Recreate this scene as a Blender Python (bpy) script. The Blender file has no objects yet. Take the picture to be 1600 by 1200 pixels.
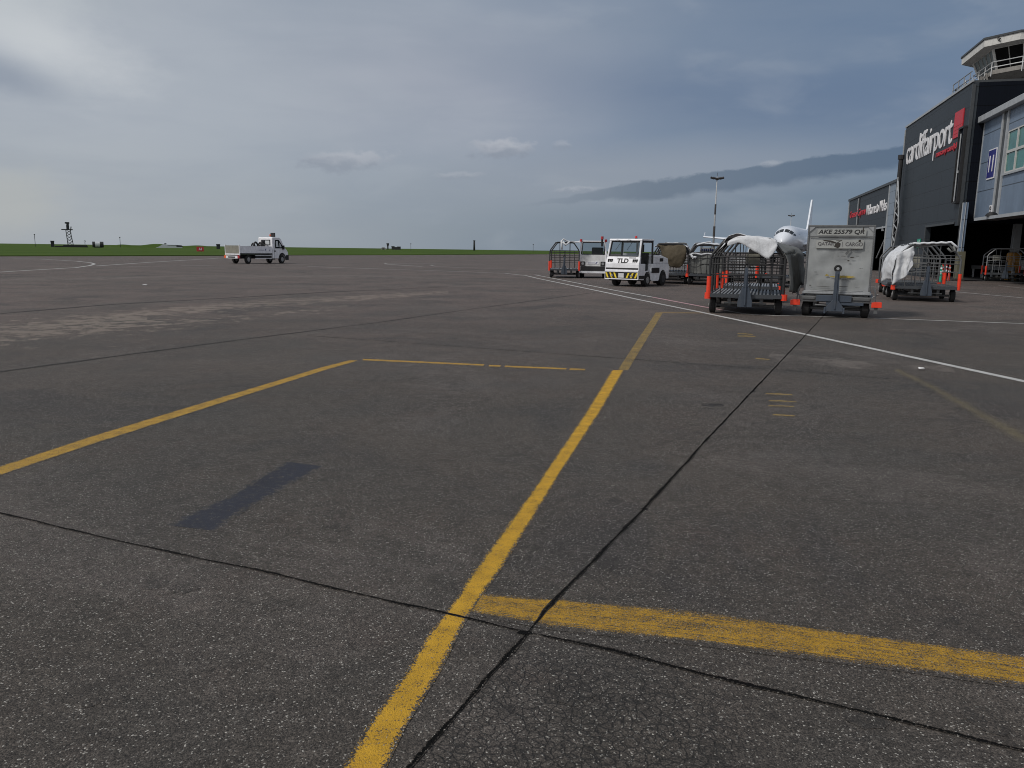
import bpy, bmesh, math, random
from mathutils import Vector, Matrix, noise
random.seed(7)
sc = bpy.context.scene
col = sc.collection
R = math.radians
# ------------------------------------------------------------------ camera
PITCH = math.atan(209.5/1200); ROLL = math.atan(0.0131); EYE = 1.5
FW = Vector((0, math.cos(PITCH), -math.sin(PITCH)))
r0 = Vector((1, 0, 0)); u0 = Vector((0, math.sin(PITCH), math.cos(PITCH)))
UP = u0*math.cos(ROLL) - r0*math.sin(ROLL); RT = r0*math.cos(ROLL) + u0*math.sin(ROLL)
cam_d = bpy.data.cameras.new('camera'); cam = bpy.data.objects.new('camera', cam_d); col.objects.link(cam)
cam_d.sensor_width = 36; cam_d.lens = 27; cam_d.clip_end = 9000; cam_d.clip_start = 0.05
m = Matrix((RT, UP, -FW)).transposed().to_4x4(); m.translation = Vector((0, 0, EYE)); cam.matrix_world = m
sc.camera = cam
sc.cycles.filter_width = 1.0
sc.view_settings.view_transform = 'Standard'; sc.view_settings.look = 'None'
sc.view_settings.exposure = 0.0; sc.view_settings.gamma = 1

def gp(x, y, z=0.0):            # photo pixel -> point of the ground plane at height z
    d = FW*1200 + RT*(x-800) - UP*(y-600)
    return Vector((0, 0, EYE)) + d*((z-EYE)/d.z)
def azim(x):                    # heading of the horizon point above pixel column x
    y = 390.5 + 0.0131*(x-800)
    d = FW*1200 + RT*(x-800) - UP*(y-600)
    return math.atan2(d.x, d.y)
# ------------------------------------------------------------------ sun
SUN_AZ = R(-118); SUN_EL = R(46)
sd = bpy.data.lights.new('sun', 'SUN'); sd.energy = 1.95; sd.angle = R(10); sd.color = (1, .95, .88)
sun = bpy.data.objects.new('sun', sd); col.objects.link(sun)
sv = Vector((math.sin(SUN_AZ)*math.cos(SUN_EL), math.cos(SUN_AZ)*math.cos(SUN_EL), math.sin(SUN_EL)))
sun.rotation_euler = sv.to_track_quat('Z', 'Y').to_euler(); sun.location = (-30, -20, 40)
# ------------------------------------------------------------------ node helper
class NT:
    def __init__(s, tree): s.t = tree; s.n = tree.nodes; s.l = tree.links
    def new(s, typ, **k):
        n = s.n.new(typ)
        for a, b in k.items(): setattr(n, a, b)
        return n
    def put(s, sock, v):
        if v is None: return
        if isinstance(v, bpy.types.NodeSocket): s.l.new(v, sock)
        else:
            if isinstance(v, tuple) and len(v) == 3 and sock.type == 'RGBA': v = (*v, 1)
            sock.default_value = v
    def math(s, op, a, b=None, c=None, clamp=False):
        n = s.new('ShaderNodeMath', operation=op, use_clamp=clamp)
        s.put(n.inputs[0], a); s.put(n.inputs[1], b)
        if c is not None: s.put(n.inputs[2], c)
        return n.outputs[0]
    def mix(s, f, a, b, blend='MIX'):
        n = s.new('ShaderNodeMix', data_type='RGBA', blend_type=blend)
        s.put(n.inputs[0], f); s.put(n.inputs[6], a); s.put(n.inputs[7], b)
        return n.outputs[2]
    def ss(s, v, lo, hi, a=0.0, b=1.0):
        n = s.new('ShaderNodeMapRange', interpolation_type='SMOOTHSTEP')
        for i, q in enumerate((v, lo, hi, a, b)): s.put(n.inputs[i], q)
        return n.outputs[0]
    def lin(s, v, lo, hi, a=0.0, b=1.0):
        n = s.new('ShaderNodeMapRange')
        for i, q in enumerate((v, lo, hi, a, b)): s.put(n.inputs[i], q)
        return n.outputs[0]
    def noise(s, vec, scale, detail=3, rough=.55, dist=0.0):
        n = s.new('ShaderNodeTexNoise')
        s.put(n.inputs['Vector'], vec); s.put(n.inputs['Scale'], scale); s.put(n.inputs['Detail'], detail)
        s.put(n.inputs['Roughness'], rough); s.put(n.inputs['Distortion'], dist)
        return n.outputs['Fac']
    def voro(s, vec, scale, feature='F1', out='Distance', rnd=1.0):
        n = s.new('ShaderNodeTexVoronoi', feature=feature)
        s.put(n.inputs['Vector'], vec); s.put(n.inputs['Scale'], scale); s.put(n.inputs['Randomness'], rnd)
        return n.outputs[out]
    def mapv(s, vec, scale=(1, 1, 1), loc=(0, 0, 0), rot=(0, 0, 0)):
        n = s.new('ShaderNodeMapping'); s.put(n.inputs[0], vec)
        n.inputs['Location'].default_value = loc; n.inputs['Rotation'].default_value = rot; n.inputs['Scale'].default_value = scale
        return n.outputs[0]
    def comb(s, x, y, z=0.0):
        n = s.new('ShaderNodeCombineXYZ'); s.put(n.inputs[0], x); s.put(n.inputs[1], y); s.put(n.inputs[2], z); return n.outputs[0]
    def sep(s, v):
        n = s.new('ShaderNodeSeparateXYZ'); s.put(n.inputs[0], v); return n.outputs
# ------------------------------------------------------------------ world: sky under a cloud deck
w = bpy.data.worlds.new('World'); sc.world = w; w.use_nodes = True
T = NT(w.node_tree); T.n.clear()
sky = T.new('ShaderNodeTexSky', sky_type='NISHITA', sun_disc=False, sun_elevation=SUN_EL, sun_rotation=SUN_AZ % (2*math.pi), dust_density=2.0)
gen = T.new('ShaderNodeTexCoord').outputs['Generated']
sx, sy, sz = T.sep(gen)
az = T.math('DIVIDE', T.math('ARCTAN2', sx, sy), math.pi/180)       # degrees, 0 = ahead, + right
el = T.math('DIVIDE', T.math('ARCSINE', sz), math.pi/180)
def C(r, g, b): return tuple(10*v for v in (r, g, b))
def blob(az0, el0, wa, we, rot=0.0):
    a = T.math('SUBTRACT', az, az0); e = T.math('SUBTRACT', el, el0)
    c_, s_ = math.cos(R(rot)), math.sin(R(rot))
    a2 = T.math('DIVIDE', T.math('ADD', T.math('MULTIPLY', a, c_), T.math('MULTIPLY', e, s_)), wa)
    e2 = T.math('DIVIDE', T.math('SUBTRACT', T.math('MULTIPLY', e, c_), T.math('MULTIPLY', a, s_)), we)
    return T.math('SQRT', T.math('ADD', T.math('MULTIPLY', a2, a2), T.math('MULTIPLY', e2, e2)))
# broad tone: pale lilac grey to the left, slate blue to the upper right
warp = T.noise(T.comb(T.math('DIVIDE', az, 14), T.math('DIVIDE', el, 7)), 1.0, 4, .5)
warpd = T.math('MULTIPLY', T.math('SUBTRACT', warp, .5), 26)
t1 = T.ss(T.math('ADD', az, warpd), -30, 26)
colr = T.mix(t1, C(.405, .440, .490), C(.145, .205, .305))
low = T.ss(T.math('ADD', el, T.math('MULTIPLY', T.math('SUBTRACT', warp, .5), 5)), 0.5, 9, 1, 0)
colr = T.mix(T.math('MULTIPLY', low, .75), colr, T.mix(T.ss(az, -30, 12), C(.375, .41, .44), C(.175, .225, .275)))
mid = T.ss(blob(9, 5.3, 19, 2.6, 4), .2, 1.2, 1, 0)
colr = T.mix(T.math('MULTIPLY', mid, .62), colr, C(.31, .34, .395))
hi_ = T.ss(blob(-4, 11, 15, 6), .1, 1.2, 1, 0)
colr = T.mix(T.math('MULTIPLY', hi_, .45), colr, C(.40, .41, .47))
dkband = T.ss(blob(17, 10.2, 19, 3.0, -6), .2, 1.25, 1, 0)
colr = T.mix(T.math('MULTIPLY', dkband, .55), colr, C(.120, .172, .275))
# streaky deck
st = T.noise(T.comb(T.math('DIVIDE', az, 16), T.math('DIVIDE', el, 3.0), 3.1), 1.0, 5, .55, .4)
colr = T.mix(T.ss(st, .34, .68, 0, .28), colr, T.mix(t1, C(.275, .315, .38), C(.215, .265, .345)))
st2 = T.noise(T.comb(T.math('DIVIDE', az, 7), T.math('DIVIDE', el, 2.6), 8.3), 1.0, 4, .5, .3)
colr = T.mix(T.ss(st2, .5, .75, 0, .16), colr, C(.42, .455, .50))
# pale break and small darker scud in the upper left
nb = T.math('MULTIPLY', T.math('SUBTRACT', T.noise(T.comb(T.math('DIVIDE', az, 5), T.math('DIVIDE', el, 2.5), 1.7), 1.0, 5, .6), .5), 1.5)
br = T.ss(T.math('ADD', blob(-30.5, 12.2, 6.5, 2.6, -22), nb), -.1, 1.5, 1, 0)
colr = T.mix(T.math('MULTIPLY', br, .62), colr, C(.66, .68, .69))
br2 = T.ss(T.math('ADD', blob(-33, 15.2, 9, 3.0, 0), nb), .3, 1.3, 1, 0)
colr = T.mix(T.math('MULTIPLY', br2, .35), colr, C(.46, .50, .52))
br = T.ss(T.math('ADD', blob(-33.0, 9.9, 4.6, 1.3, -8), nb), .2, 1.3, 1, 0)
colr = T.mix(T.math('MULTIPLY', br, .7), colr, C(.25, .29, .36))
br = T.ss(T.math('ADD', blob(-33, 2.5, 3.5, 2.5, 0), nb), .2, 1.3, 1, 0)
colr = T.mix(T.math('MULTIPLY', br, .5), colr, C(.46, .47, .45))
# long dark cloud above the aircraft, ragged upper edge, soft lower edge
nz = T.noise(T.comb(T.math('DIVIDE', az, 3.2), T.math('DIVIDE', el, 1.6), 5.0), 1.0, 6, .6)
cen = T.math('ADD', T.math('MULTIPLY', T.math('MINIMUM', az, 40), .118), 3.2)
cen = T.math('ADD', cen, T.math('MULTIPLY', T.math('SUBTRACT', nz, .5), 1.3))
e3 = T.math('SUBTRACT', el, cen)
half = T.ss(az, -1, 13, .08, .68)
up_ = T.ss(e3, T.math('SUBTRACT', half, .12), T.math('ADD', half, .12), 1, 0)
dn_ = T.ss(e3, T.math('MULTIPLY', half, -1.5), T.math('MULTIPLY', half, -.55))
band = T.math('MULTIPLY', T.math('MULTIPLY', up_, dn_), T.math('MULTIPLY', T.ss(az, -1, 11), T.ss(az, 55, 75, 1, 0)))
colr = T.mix(T.math('MULTIPLY', band, .88), colr, T.mix(T.ss(az, 5, 28), C(.145, .185, .245), C(.085, .130, .205)))
# small cumulus puffs: lit top over grey base
for (a_, e_, wa, we, k) in ((-12.0, 6.0, 3.6, .85, .6), (-1.0, 7.05, 2.7, .8, .75), (-4.2, 5.2, 2.3, .35, .3), (3.4, 7.4, .9, .4, .3), (4.3, 4.3, 2.2, .3, .35), (17.8, 6.0, 1.0, .3, .35)):
    pn = T.noise(T.comb(T.math('DIVIDE', az, 1.3), T.math('DIVIDE', el, .8), a_), 1.0, 6, .6)
    d_ = T.math('ADD', blob(a_, e_, wa, we, 3), T.math('MULTIPLY', T.math('SUBTRACT', pn, .5), 1.7))
    mk = T.ss(d_, .45, 1.05, 1, 0)
    sh = T.ss(T.math('ADD', el, T.math('MULTIPLY', T.math('SUBTRACT', pn, .5), 1.4)), e_-we*.5, e_+we*.75)
    colr = T.mix(T.math('MULTIPLY', mk, k), colr, T.mix(sh, C(.255, .285, .345), C(.47, .485, .53)))
# overhead and behind the viewer: even bright overcast
beh = T.ss(sy, .35, -.5); ov = T.ss(el, 20, 48)
colr = T.mix(T.math('MAXIMUM', beh, ov), colr, C(.35, .38, .43))
colr = T.mix(T.math('MULTIPLY', beh, T.ss(sx, .5, -.6, .3, 1)), colr, C(.62, .62, .63))
grain = T.mix(.06, colr, sky.outputs[0])
bg = T.new('ShaderNodeBackground'); T.l.new(grain, bg.inputs[0]); bg.inputs[1].default_value = 0.1
T.l.new(bg.outputs[0], T.new('ShaderNodeOutputWorld').inputs[0])
# ------------------------------------------------------------------ materials
M = {}
def mat(name, c, rough=.6, metal=0.0, var=.12, scale=3.0, bump=0.0, bscale=60.0, dirt=0.0, dirtc=(.05, .045, .04), spec=.5, coat=0.0):
    mt = bpy.data.materials.new(name); mt.use_nodes = True; t = NT(mt.node_tree)
    b = t.n['Principled BSDF']; pos = t.new('ShaderNodeTexCoord').outputs['Object']
    n1 = t.noise(pos, scale, 4, .6)
    cc = t.mix(t.lin(n1, .3, .7, 0, 1), tuple(v*(1-var) for v in c), tuple(min(1, v*(1+var)) for v in c))
    if dirt:
        n2 = t.noise(t.mapv(pos, (2.2, 2.2, .9)), scale*1.7, 6, .7)
        cc = t.mix(t.ss(n2, .45, .8, 0, dirt), cc, dirtc)
    t.put(b.inputs['Base Color'], cc); t.put(b.inputs['Roughness'], t.lin(n1, .3, .7, max(.05, rough-.08), min(1, rough+.08)))
    b.inputs['Metallic'].default_value = metal; b.inputs['Specular IOR Level'].default_value = spec
    b.inputs['Coat Weight'].default_value = coat
    if bump:
        bn = t.new('ShaderNodeBump'); bn.inputs['Strength'].default_value = bump; bn.inputs['Distance'].default_value = .01
        t.put(bn.inputs['Height'], t.noise(pos, bscale, 4)); t.l.new(bn.outputs[0], b.inputs['Normal'])
    M[name] = mt; return mt
mat('white_paint', (.80, .81, .85), .4, dirt=.22, dirtc=(.28, .26, .24), coat=.2)
mat('dull_white', (.62, .63, .64), .5, dirt=.35, dirtc=(.22, .2, .18))
mat('black_frame', (.018, .018, .02), .55)
mat('black_plain', (.008, .008, .009), .7)
mat('tyre', (.014, .014, .015), .85, bump=.3, bscale=40)
mat('hub', (.33, .33, .33), .5, .3)
mat('dark_steel', (.055, .062, .072), .55, .2, dirt=.4)
mat('tow_steel', (.050, .066, .092), .55, .1, dirt=.4, dirtc=(.09, .085, .08))
mat('galv', (.33, .345, .36), .5, .35, dirt=.45, dirtc=(.12, .11, .1))
mat('galv_dark', (.12, .125, .13), .55, .3, dirt=.5)
mat('orange_red', (.80, .052, .018), .45, dirt=.3, dirtc=(.35, .03, .02))
mat('red_paint', (.42, .03, .035), .55)
mat('amber', (.75, .12, .03), .3)
mat('red_lamp', (.5, .03, .03), .3)
mat('tarp_white', (.62, .64, .67), .6, dirt=.5, dirtc=(.26, .26, .25), bump=.5, bscale=14)
mat('tarp_grey', (.13, .135, .13), .7, dirt=.5, dirtc=(.22, .22, .21), bump=.3, bscale=12)
mat('tarp_brown', (.085, .068, .042), .8, dirt=.5, dirtc=(.05, .04, .03), bump=.3, bscale=12)
mat('plate_beige', (.23, .225, .19), .6, dirt=.4)
mat('alu_panel', (.31, .325, .33), .48, .25, var=.22, scale=1.6, dirt=.5, dirtc=(.36, .37, .36), bump=.25, bscale=6)
mat('alu_dark', (.14, .145, .15), .5, .35, dirt=.4)
mat('label_strip', (.33, .34, .33), .6, dirt=.4, dirtc=(.25, .25, .24))
mat('ink', (.012, .012, .015), .6)
mat('ink_blue', (.02, .035, .16), .6)
mat('ink_grey', (.06, .055, .065), .7)
mat('scuff_brown', (.035, .03, .026), .8)
mat('scuff_yellow', (.36, .27, .06), .7, var=.3, scale=9)
mat('hazard_yellow', (.80, .60, .03), .5)
mat('sign_white', (.72, .72, .74), .5)
mat('sign_blue', (.008, .010, .16), .4)
mat('sign_red', (.50, .025, .04), .5)
mat('sign_green', (.03, .33, .22), .5)
mat('trim_grey', (.34, .36, .38), .5)
mat('trim_dark', (.045, .05, .055), .5)
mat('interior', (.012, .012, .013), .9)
mat('concrete', (.25, .24, .22), .9, bump=.3, dirt=.4)
mat('tower_paint', (.60, .60, .58), .7, dirt=.4, dirtc=(.2, .19, .17))
mat('slab_grey', (.26, .25, .235), .8, dirt=.5)
mat('rail_white', (.66, .67, .68), .5)
mat('olive', (.115, .11, .075), .8, dirt=.4)
mat('guard_yellow', (.42, .20, .03), .6, dirt=.4, dirtc=(.2, .09, .02))
mat('aircraft_white', (.70, .74, .80), .35, coat=.3, var=.04)
mat('aircraft_belly', (.42, .45, .50), .45)
mat('mast_grey', (.36, .37, .38), .5)
mat('mast_dark', (.05, .045, .045), .6)
mat('far_dark', (.025, .028, .03), .8)
mat('far_white', (.55, .58, .60), .7)
mat('box_plastic', (.19, .2, .19), .7, dirt=.4)
mat('litter', (.7, .7, .7), .8)
mat('cable', (.07, .07, .08), .7)
mat('white_rail_part', (.48, .48, .47), .6)

def glass(name, tint, alpha):
    mt = bpy.data.materials.new(name); mt.use_nodes = True; t = NT(mt.node_tree); t.n.clear()
    tr = t.new('ShaderNodeBsdfTransparent'); tr.inputs[0].default_value = (*tint, 1)
    gl = t.new('ShaderNodeBsdfPrincipled'); gl.inputs['Base Color'].default_value = (.02, .03, .035, 1); gl.inputs['Roughness'].default_value = .08
    mx = t.new('ShaderNodeMixShader'); mx.inputs[0].default_value = alpha
    t.l.new(tr.outputs[0], mx.inputs[1]); t.l.new(gl.outputs[0], mx.inputs[2])
    t.l.new(mx.outputs[0], t.new('ShaderNodeOutputMaterial').inputs[0]); M[name] = mt
glass('clear_glass', (.75, .8, .82), .25)
mat('dark_glass', (.012, .016, .018), .08, var=.3, spec=.35)
mat('tower_glass', (.006, .007, .008), .12, var=.3, spec=.12)
mat('tower_side_glass', (.12, .13, .14), .25, var=.3, spec=.3)
mat('green_glass', (.025, .16, .145), .12, var=.35, scale=.9, spec=.5)

def cladding(name, c, seam=1.08, vseam=4.2, rough=.5, seamdark=.35, off=0.0, spec=.5):
    mt = bpy.data.materials.new(name); mt.use_nodes = True; t = NT(mt.node_tree); b = t.n['Principled BSDF']
    pos = t.new('ShaderNodeTexCoord').outputs['Object']; x, y, z = t.sep(pos)
    fz = t.math('FRACT', t.math('DIVIDE', t.math('ADD', z, 100+off), seam))
    hz = t.math('LESS_THAN', fz, .035)
    fx = t.math('FRACT', t.math('DIVIDE', t.math('ADD', t.math('ADD', x, y), 100), vseam))
    vz = t.math('LESS_THAN', fx, .008)
    sm = t.math('MAXIMUM', hz, vz)
    cell = t.new('ShaderNodeTexWhiteNoise', noise_dimensions='2D')
    t.put(cell.inputs['Vector'], t.comb(t.math('FLOOR', t.math('DIVIDE', t.math('ADD', z, 100+off), seam)), t.math('FLOOR', t.math('DIVIDE', t.math('ADD', t.math('ADD', x, y), 100), vseam))))
    n1 = t.noise(t.mapv(pos, (1, 1, .35)), 1.3, 5, .65)
    base = t.mix(t.lin(n1, .3, .7, 0, 1), tuple(v*.86 for v in c), tuple(v*1.12 for v in c))
    base = t.mix(t.math('MULTIPLY', cell.outputs['Value'], .14), base, tuple(v*1.5 for v in c))
    base = t.mix(sm, base, tuple(v*seamdark for v in c))
    t.put(b.inputs['Base Color'], base); b.inputs['Roughness'].default_value = rough; b.inputs['Specular IOR Level'].default_value = spec
    wv = t.math('SINE', t.math('MULTIPLY', t.math('ADD', x, y), 42))
    h = t.math('SUBTRACT', t.math('MULTIPLY', wv, .12), sm)
    bn = t.new('ShaderNodeBump'); bn.inputs['Strength'].default_value = .5; bn.inputs['Distance'].default_value = .02
    t.put(bn.inputs['Height'], h); t.l.new(bn.outputs[0], b.inputs['Normal'])
    M[name] = mt; return mt
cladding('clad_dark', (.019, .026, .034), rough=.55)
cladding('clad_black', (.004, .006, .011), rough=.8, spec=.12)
cladding('clad_blue', (.145, .195, .27), seam=1.62, off=.1)
cladding('clad_pale', (.20, .245, .30), seam=.98)

# asphalt as a node group so paint can wear through to the very same surface
ng = bpy.data.node_groups.new('asphalt', 'ShaderNodeTree')
ng.interface.new_socket('Color', in_out='OUTPUT', socket_type='NodeSocketColor')
ng.interface.new_socket('Height', in_out='OUTPUT', socket_type='NodeSocketFloat')
ng.interface.new_socket('Fine', in_out='OUTPUT', socket_type='NodeSocketFloat')
t = NT(ng); go = t.new('NodeGroupOutput'); P = t.new('ShaderNodeNewGeometry').outputs['Position']
px_, py_, pz_ = t.sep(P)
dist = t.math('SQRT', t.math('ADD', t.math('MULTIPLY', px_, px_), t.math('MULTIPLY', py_, py_)))
stone = t.new('ShaderNodeTexVoronoi'); t.put(stone.inputs['Vector'], P); stone.inputs['Scale'].default_value = 200
sr, sg, sb = t.sep(stone.outputs['Color'])
stone2 = t.new('ShaderNodeTexVoronoi'); t.put(stone2.inputs['Vector'], P); stone2.inputs['Scale'].default_value = 48
s2r, _, _ = t.sep(stone2.outputs['Color'])
fine = t.noise(P, 130, 3, .7)
big = t.noise(P, .55, 5, .62); vbig = t.noise(t.mapv(P, (1, 1.6, 1)), .09, 4, .6)
base = t.mix(t.lin(vbig, .3, .7, 0, 1), (.056, .049, .042), (.090, .075, .063))
far_light = t.ss(t.math('ADD', t.math('SUBTRACT', py_, t.math('MULTIPLY', px_, .35)), t.math('MULTIPLY', t.math('SUBTRACT', vbig, .5), 14)), 6, 26)  # grazing-light brightening of the far apron, blended into the asphalt colour
base = t.mix(far_light, base, t.mix(t.lin(vbig, .3, .7, 0, 1), (.106, .083, .074), (.146, .112, .099)))
blot = t.noise(t.mapv(P, (1, 1, 1), (11, 3, 0)), .35, 6, .7, .6)
base = t.mix(t.ss(blot, .50, .66, 0, .55), base, (.125, .108, .098))
base = t.mix(t.ss(blot, .46, .34, 0, .6), base, (.040, .037, .037))
base = t.mix(t.ss(big, .38, .72, 0, .6), base, (.052, .050, .047))
midn = t.lin(t.noise(t.mapv(P, (1, 1.3, 1)), 5.5, 5, .75), .3, .7, .78, 1.22); base = t.mix(1.0, base, t.comb(midn, midn, midn), 'MULTIPLY')
tint = t.noise(t.mapv(P, (1, 1, 1), (4, 9, 2)), 1.6, 4, .6)
base = t.mix(t.ss(tint, .55, .75, 0, .45), base, (.080, .060, .050))
spk = t.lin(sr, 0, 1, .35, 1.55)
base = t.mix(1.0, base, t.comb(spk, spk, spk), 'MULTIPLY')
s2 = t.lin(s2r, 0, 1, .8, 1.2); base = t.mix(1.0, base, t.comb(s2, s2, s2), 'MULTIPLY')
base = t.mix(t.ss(fine, .5, .36, 0, .75), base, (.018, .017, .017))
base = t.mix(t.math('MULTIPLY', t.math('GREATER_THAN', sg, .953), t.lin(sb, 0, 1, .2, 1.0)), base, (.40, .385, .35))
# alligator cracking in the slab corner by the joint crossing
cx, cy = gp(900, 1130).x, gp(900, 1130).y
ca = t.math('SQRT', t.math('ADD', t.math('POWER', t.math('SUBTRACT', px_, cx), 2), t.math('POWER', t.math('MULTIPLY', t.math('SUBTRACT', py_, cy), 1.0), 2)))
cm = t.ss(t.math('ADD', ca, t.math('MULTIPLY', t.math('SUBTRACT', big, .5), .8)), .35, .75, 1, 0)
side = t.math('GREATER_THAN', t.math('SUBTRACT', t.math('MULTIPLY', t.math('SUBTRACT', px_, gp(820, 990).x), gp(635, 1200).y-gp(820, 990).y), t.math('MULTIPLY', t.math('SUBTRACT', py_, gp(820, 990).y), gp(635, 1200).x-gp(820, 990).x)), 0.0)
side = t.math('SUBTRACT', 1, side)
wp = t.new('ShaderNodeVectorMath', operation='ADD'); t.put(wp.inputs[0], P)
wn = t.new('ShaderNodeTexNoise'); t.put(wn.inputs['Vector'], P); wn.inputs['Scale'].default_value = 25
ws = t.new('ShaderNodeVectorMath', operation='SCALE'); t.put(ws.inputs[0], wn.outputs['Color']); ws.inputs['Scale'].default_value = .03
t.put(wp.inputs[1], ws.outputs[0])
ce = t.voro(wp.outputs[0], t.lin(big, .3, .7, 24, 40) if False else 27, 'DISTANCE_TO_EDGE')
crk = t.math('MULTIPLY', t.math('MULTIPLY', t.ss(ce, .02, .10, 1, 0), cm), side)
base = t.mix(t.math('MULTIPLY', crk, .62), base, (.010, .010, .010))
# hairline wandering cracks over the whole apron
ce2 = t.voro(wp.outputs[0], .32, 'DISTANCE_TO_EDGE')
hair = t.math('MULTIPLY', t.ss(ce2, .002, .006, 1, 0), t.ss(big, .5, .6))
base = t.mix(t.math('MULTIPLY', hair, .2), base, (.02, .02, .02))
h = t.math('ADD', t.math('MULTIPLY', fine, 1.0), t.math('MULTIPLY', t.math('SUBTRACT', 1, stone.outputs['Distance']), .6))
h = t.math('SUBTRACT', h, t.math('MULTIPLY', crk, 1.2))
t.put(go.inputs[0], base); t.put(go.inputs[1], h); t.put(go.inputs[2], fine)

def ground_mat(name, paint=None, gspec=.35, cover=1.0, wear_scale=60, edge=.25, rough=.5, lo=.42, hi=.56, stretch=None, tone=None, bumpk=1.0):
    mt = bpy.data.materials.new(name); mt.use_nodes = True; t = NT(mt.node_tree); b = t.n['Principled BSDF']
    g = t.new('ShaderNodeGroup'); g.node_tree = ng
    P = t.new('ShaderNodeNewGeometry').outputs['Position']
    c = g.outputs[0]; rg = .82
    if tone: c = t.mix(1.0, c, tone, 'MULTIPLY')
    if paint:
        uv = t.new('ShaderNodeUVMap', uv_map='UVMap').outputs[0]; u, v, _ = t.sep(uv)
        ed = t.math('SUBTRACT', 1, t.math('ABSOLUTE', t.math('SUBTRACT', t.math('MULTIPLY', v, 2), 1)))   # 0 at the edge, 1 in the middle
        n1 = t.noise(P, wear_scale, 5, .75)
        n2 = t.noise(P, wear_scale*.09, 4, .6)
        nn = t.math('ADD', t.math('MULTIPLY', n1, .84), t.math('MULTIPLY', n2, .16))
        if stretch:
            n3 = t.noise(t.comb(t.math('MULTIPLY', u, stretch[0]), t.math('MULTIPLY', v, stretch[1])), 1.0, 3, .6)
            nn = t.math('ADD', t.math('MULTIPLY', nn, .7), t.math('MULTIPLY', n3, .3))
        e2 = t.ss(ed, 0, edge, .16, 0)
        mk = t.ss(t.math('SUBTRACT', nn, e2), lo, hi)
        mk = t.math('MULTIPLY', mk, cover)
        pc = t.mix(t.lin(n2, .3, .7, 0, 1), tuple(q*.8 for q in paint), tuple(min(1, q*1.15) for q in paint))
        c = t.mix(mk, c, pc)
    t.put(b.inputs['Base Color'], c); b.inputs['Roughness'].default_value = rg; b.inputs['Specular IOR Level'].default_value = gspec
    bn = t.new('ShaderNodeBump'); bn.inputs['Strength'].default_value = .65*bumpk; bn.inputs['Distance'].default_value = .006
    t.put(bn.inputs['Height'], g.outputs[1]); t.l.new(bn.outputs[0], b.inputs['Normal'])
    M[name] = mt; return mt
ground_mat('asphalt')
ground_mat('yellow_strong', (.50, .285, .022), lo=.385, hi=.455, wear_scale=110, edge=.5)

ground_mat('yellow_mid', (.40, .24, .035), lo=.38, hi=.50, wear_scale=110, edge=.35)
ground_mat('yellow_worn', (.40, .225, .016), lo=.43, hi=.54, wear_scale=170, edge=.45, stretch=(1.6, 34))
ground_mat('yellow_faint', (.22, .18, .08), cover=.35, lo=.3, hi=.6, edge=1.0)
ground_mat('yellow_old', (.34, .225, .045), cover=.85, lo=.40, hi=.58, wear_scale=50)
ground_mat('white_line', (.46, .46, .45), lo=.22, hi=.36)
ground_mat('white_faint', (.40, .39, .38), cover=.85, lo=.28, hi=.46, wear_scale=6)
ground_mat('pink_line', (.48, .30, .32), lo=.22, hi=.36)
ground_mat('joint', (.006, .006, .006), lo=.33, hi=.43, edge=.9, wear_scale=90, gspec=.05)
ground_mat('joint_faint', (.014, .013, .013), cover=.85, lo=.28, hi=.42, edge=.7, wear_scale=9)
ground_mat('patch', (.020, .024, .038), cover=.9, lo=.32, hi=.50, edge=.5, wear_scale=22, bumpk=.8)
ground_mat('oil', (.018, .017, .017), cover=.8, lo=.3, hi=.5, edge=1.0, wear_scale=14)
ground_mat('tyre_mark', (.022, .021, .021), cover=.28, lo=.36, hi=.66, edge=1.0, wear_scale=9)
ground_mat('oil_drip', (.020, .019, .018), cover=.55, lo=.42, hi=.60, edge=.3, wear_scale=30)
ground_mat('worn_pale', (.21, .175, .145), cover=.75, lo=.44, hi=.53, edge=1.0, wear_scale=2.4)
ground_mat('worn_mid', (.16, .14, .125), cover=.6, lo=.42, hi=.56, edge=1.0, wear_scale=1.6)
ground_mat('tar_dark', (.055, .048, .044), cover=.65, lo=.38, hi=.54, edge=1.0, wear_scale=1.3)
# grass
mt = bpy.data.materials.new('grass'); mt.use_nodes = True; t = NT(mt.node_tree); b = t.n['Principled BSDF']
P = t.new('ShaderNodeNewGeometry').outputs['Position']
n1 = t.noise(t.mapv(P, (1, .3, 1)), .05, 6, .7); n2 = t.noise(P, 1.2, 4, .7)
c = t.mix(t.lin(n1, .3, .7, 0, 1), (.040, .078, .012), (.066, .104, .021)); c = t.mix(t.ss(n2, .5, .8, 0, .5), c, (.075, .080, .03))
t.put(b.inputs['Base Color'], c); b.inputs['Roughness'].default_value = 1; b.inputs['Specular IOR Level'].default_value = .05
M['grass'] = mt
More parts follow.
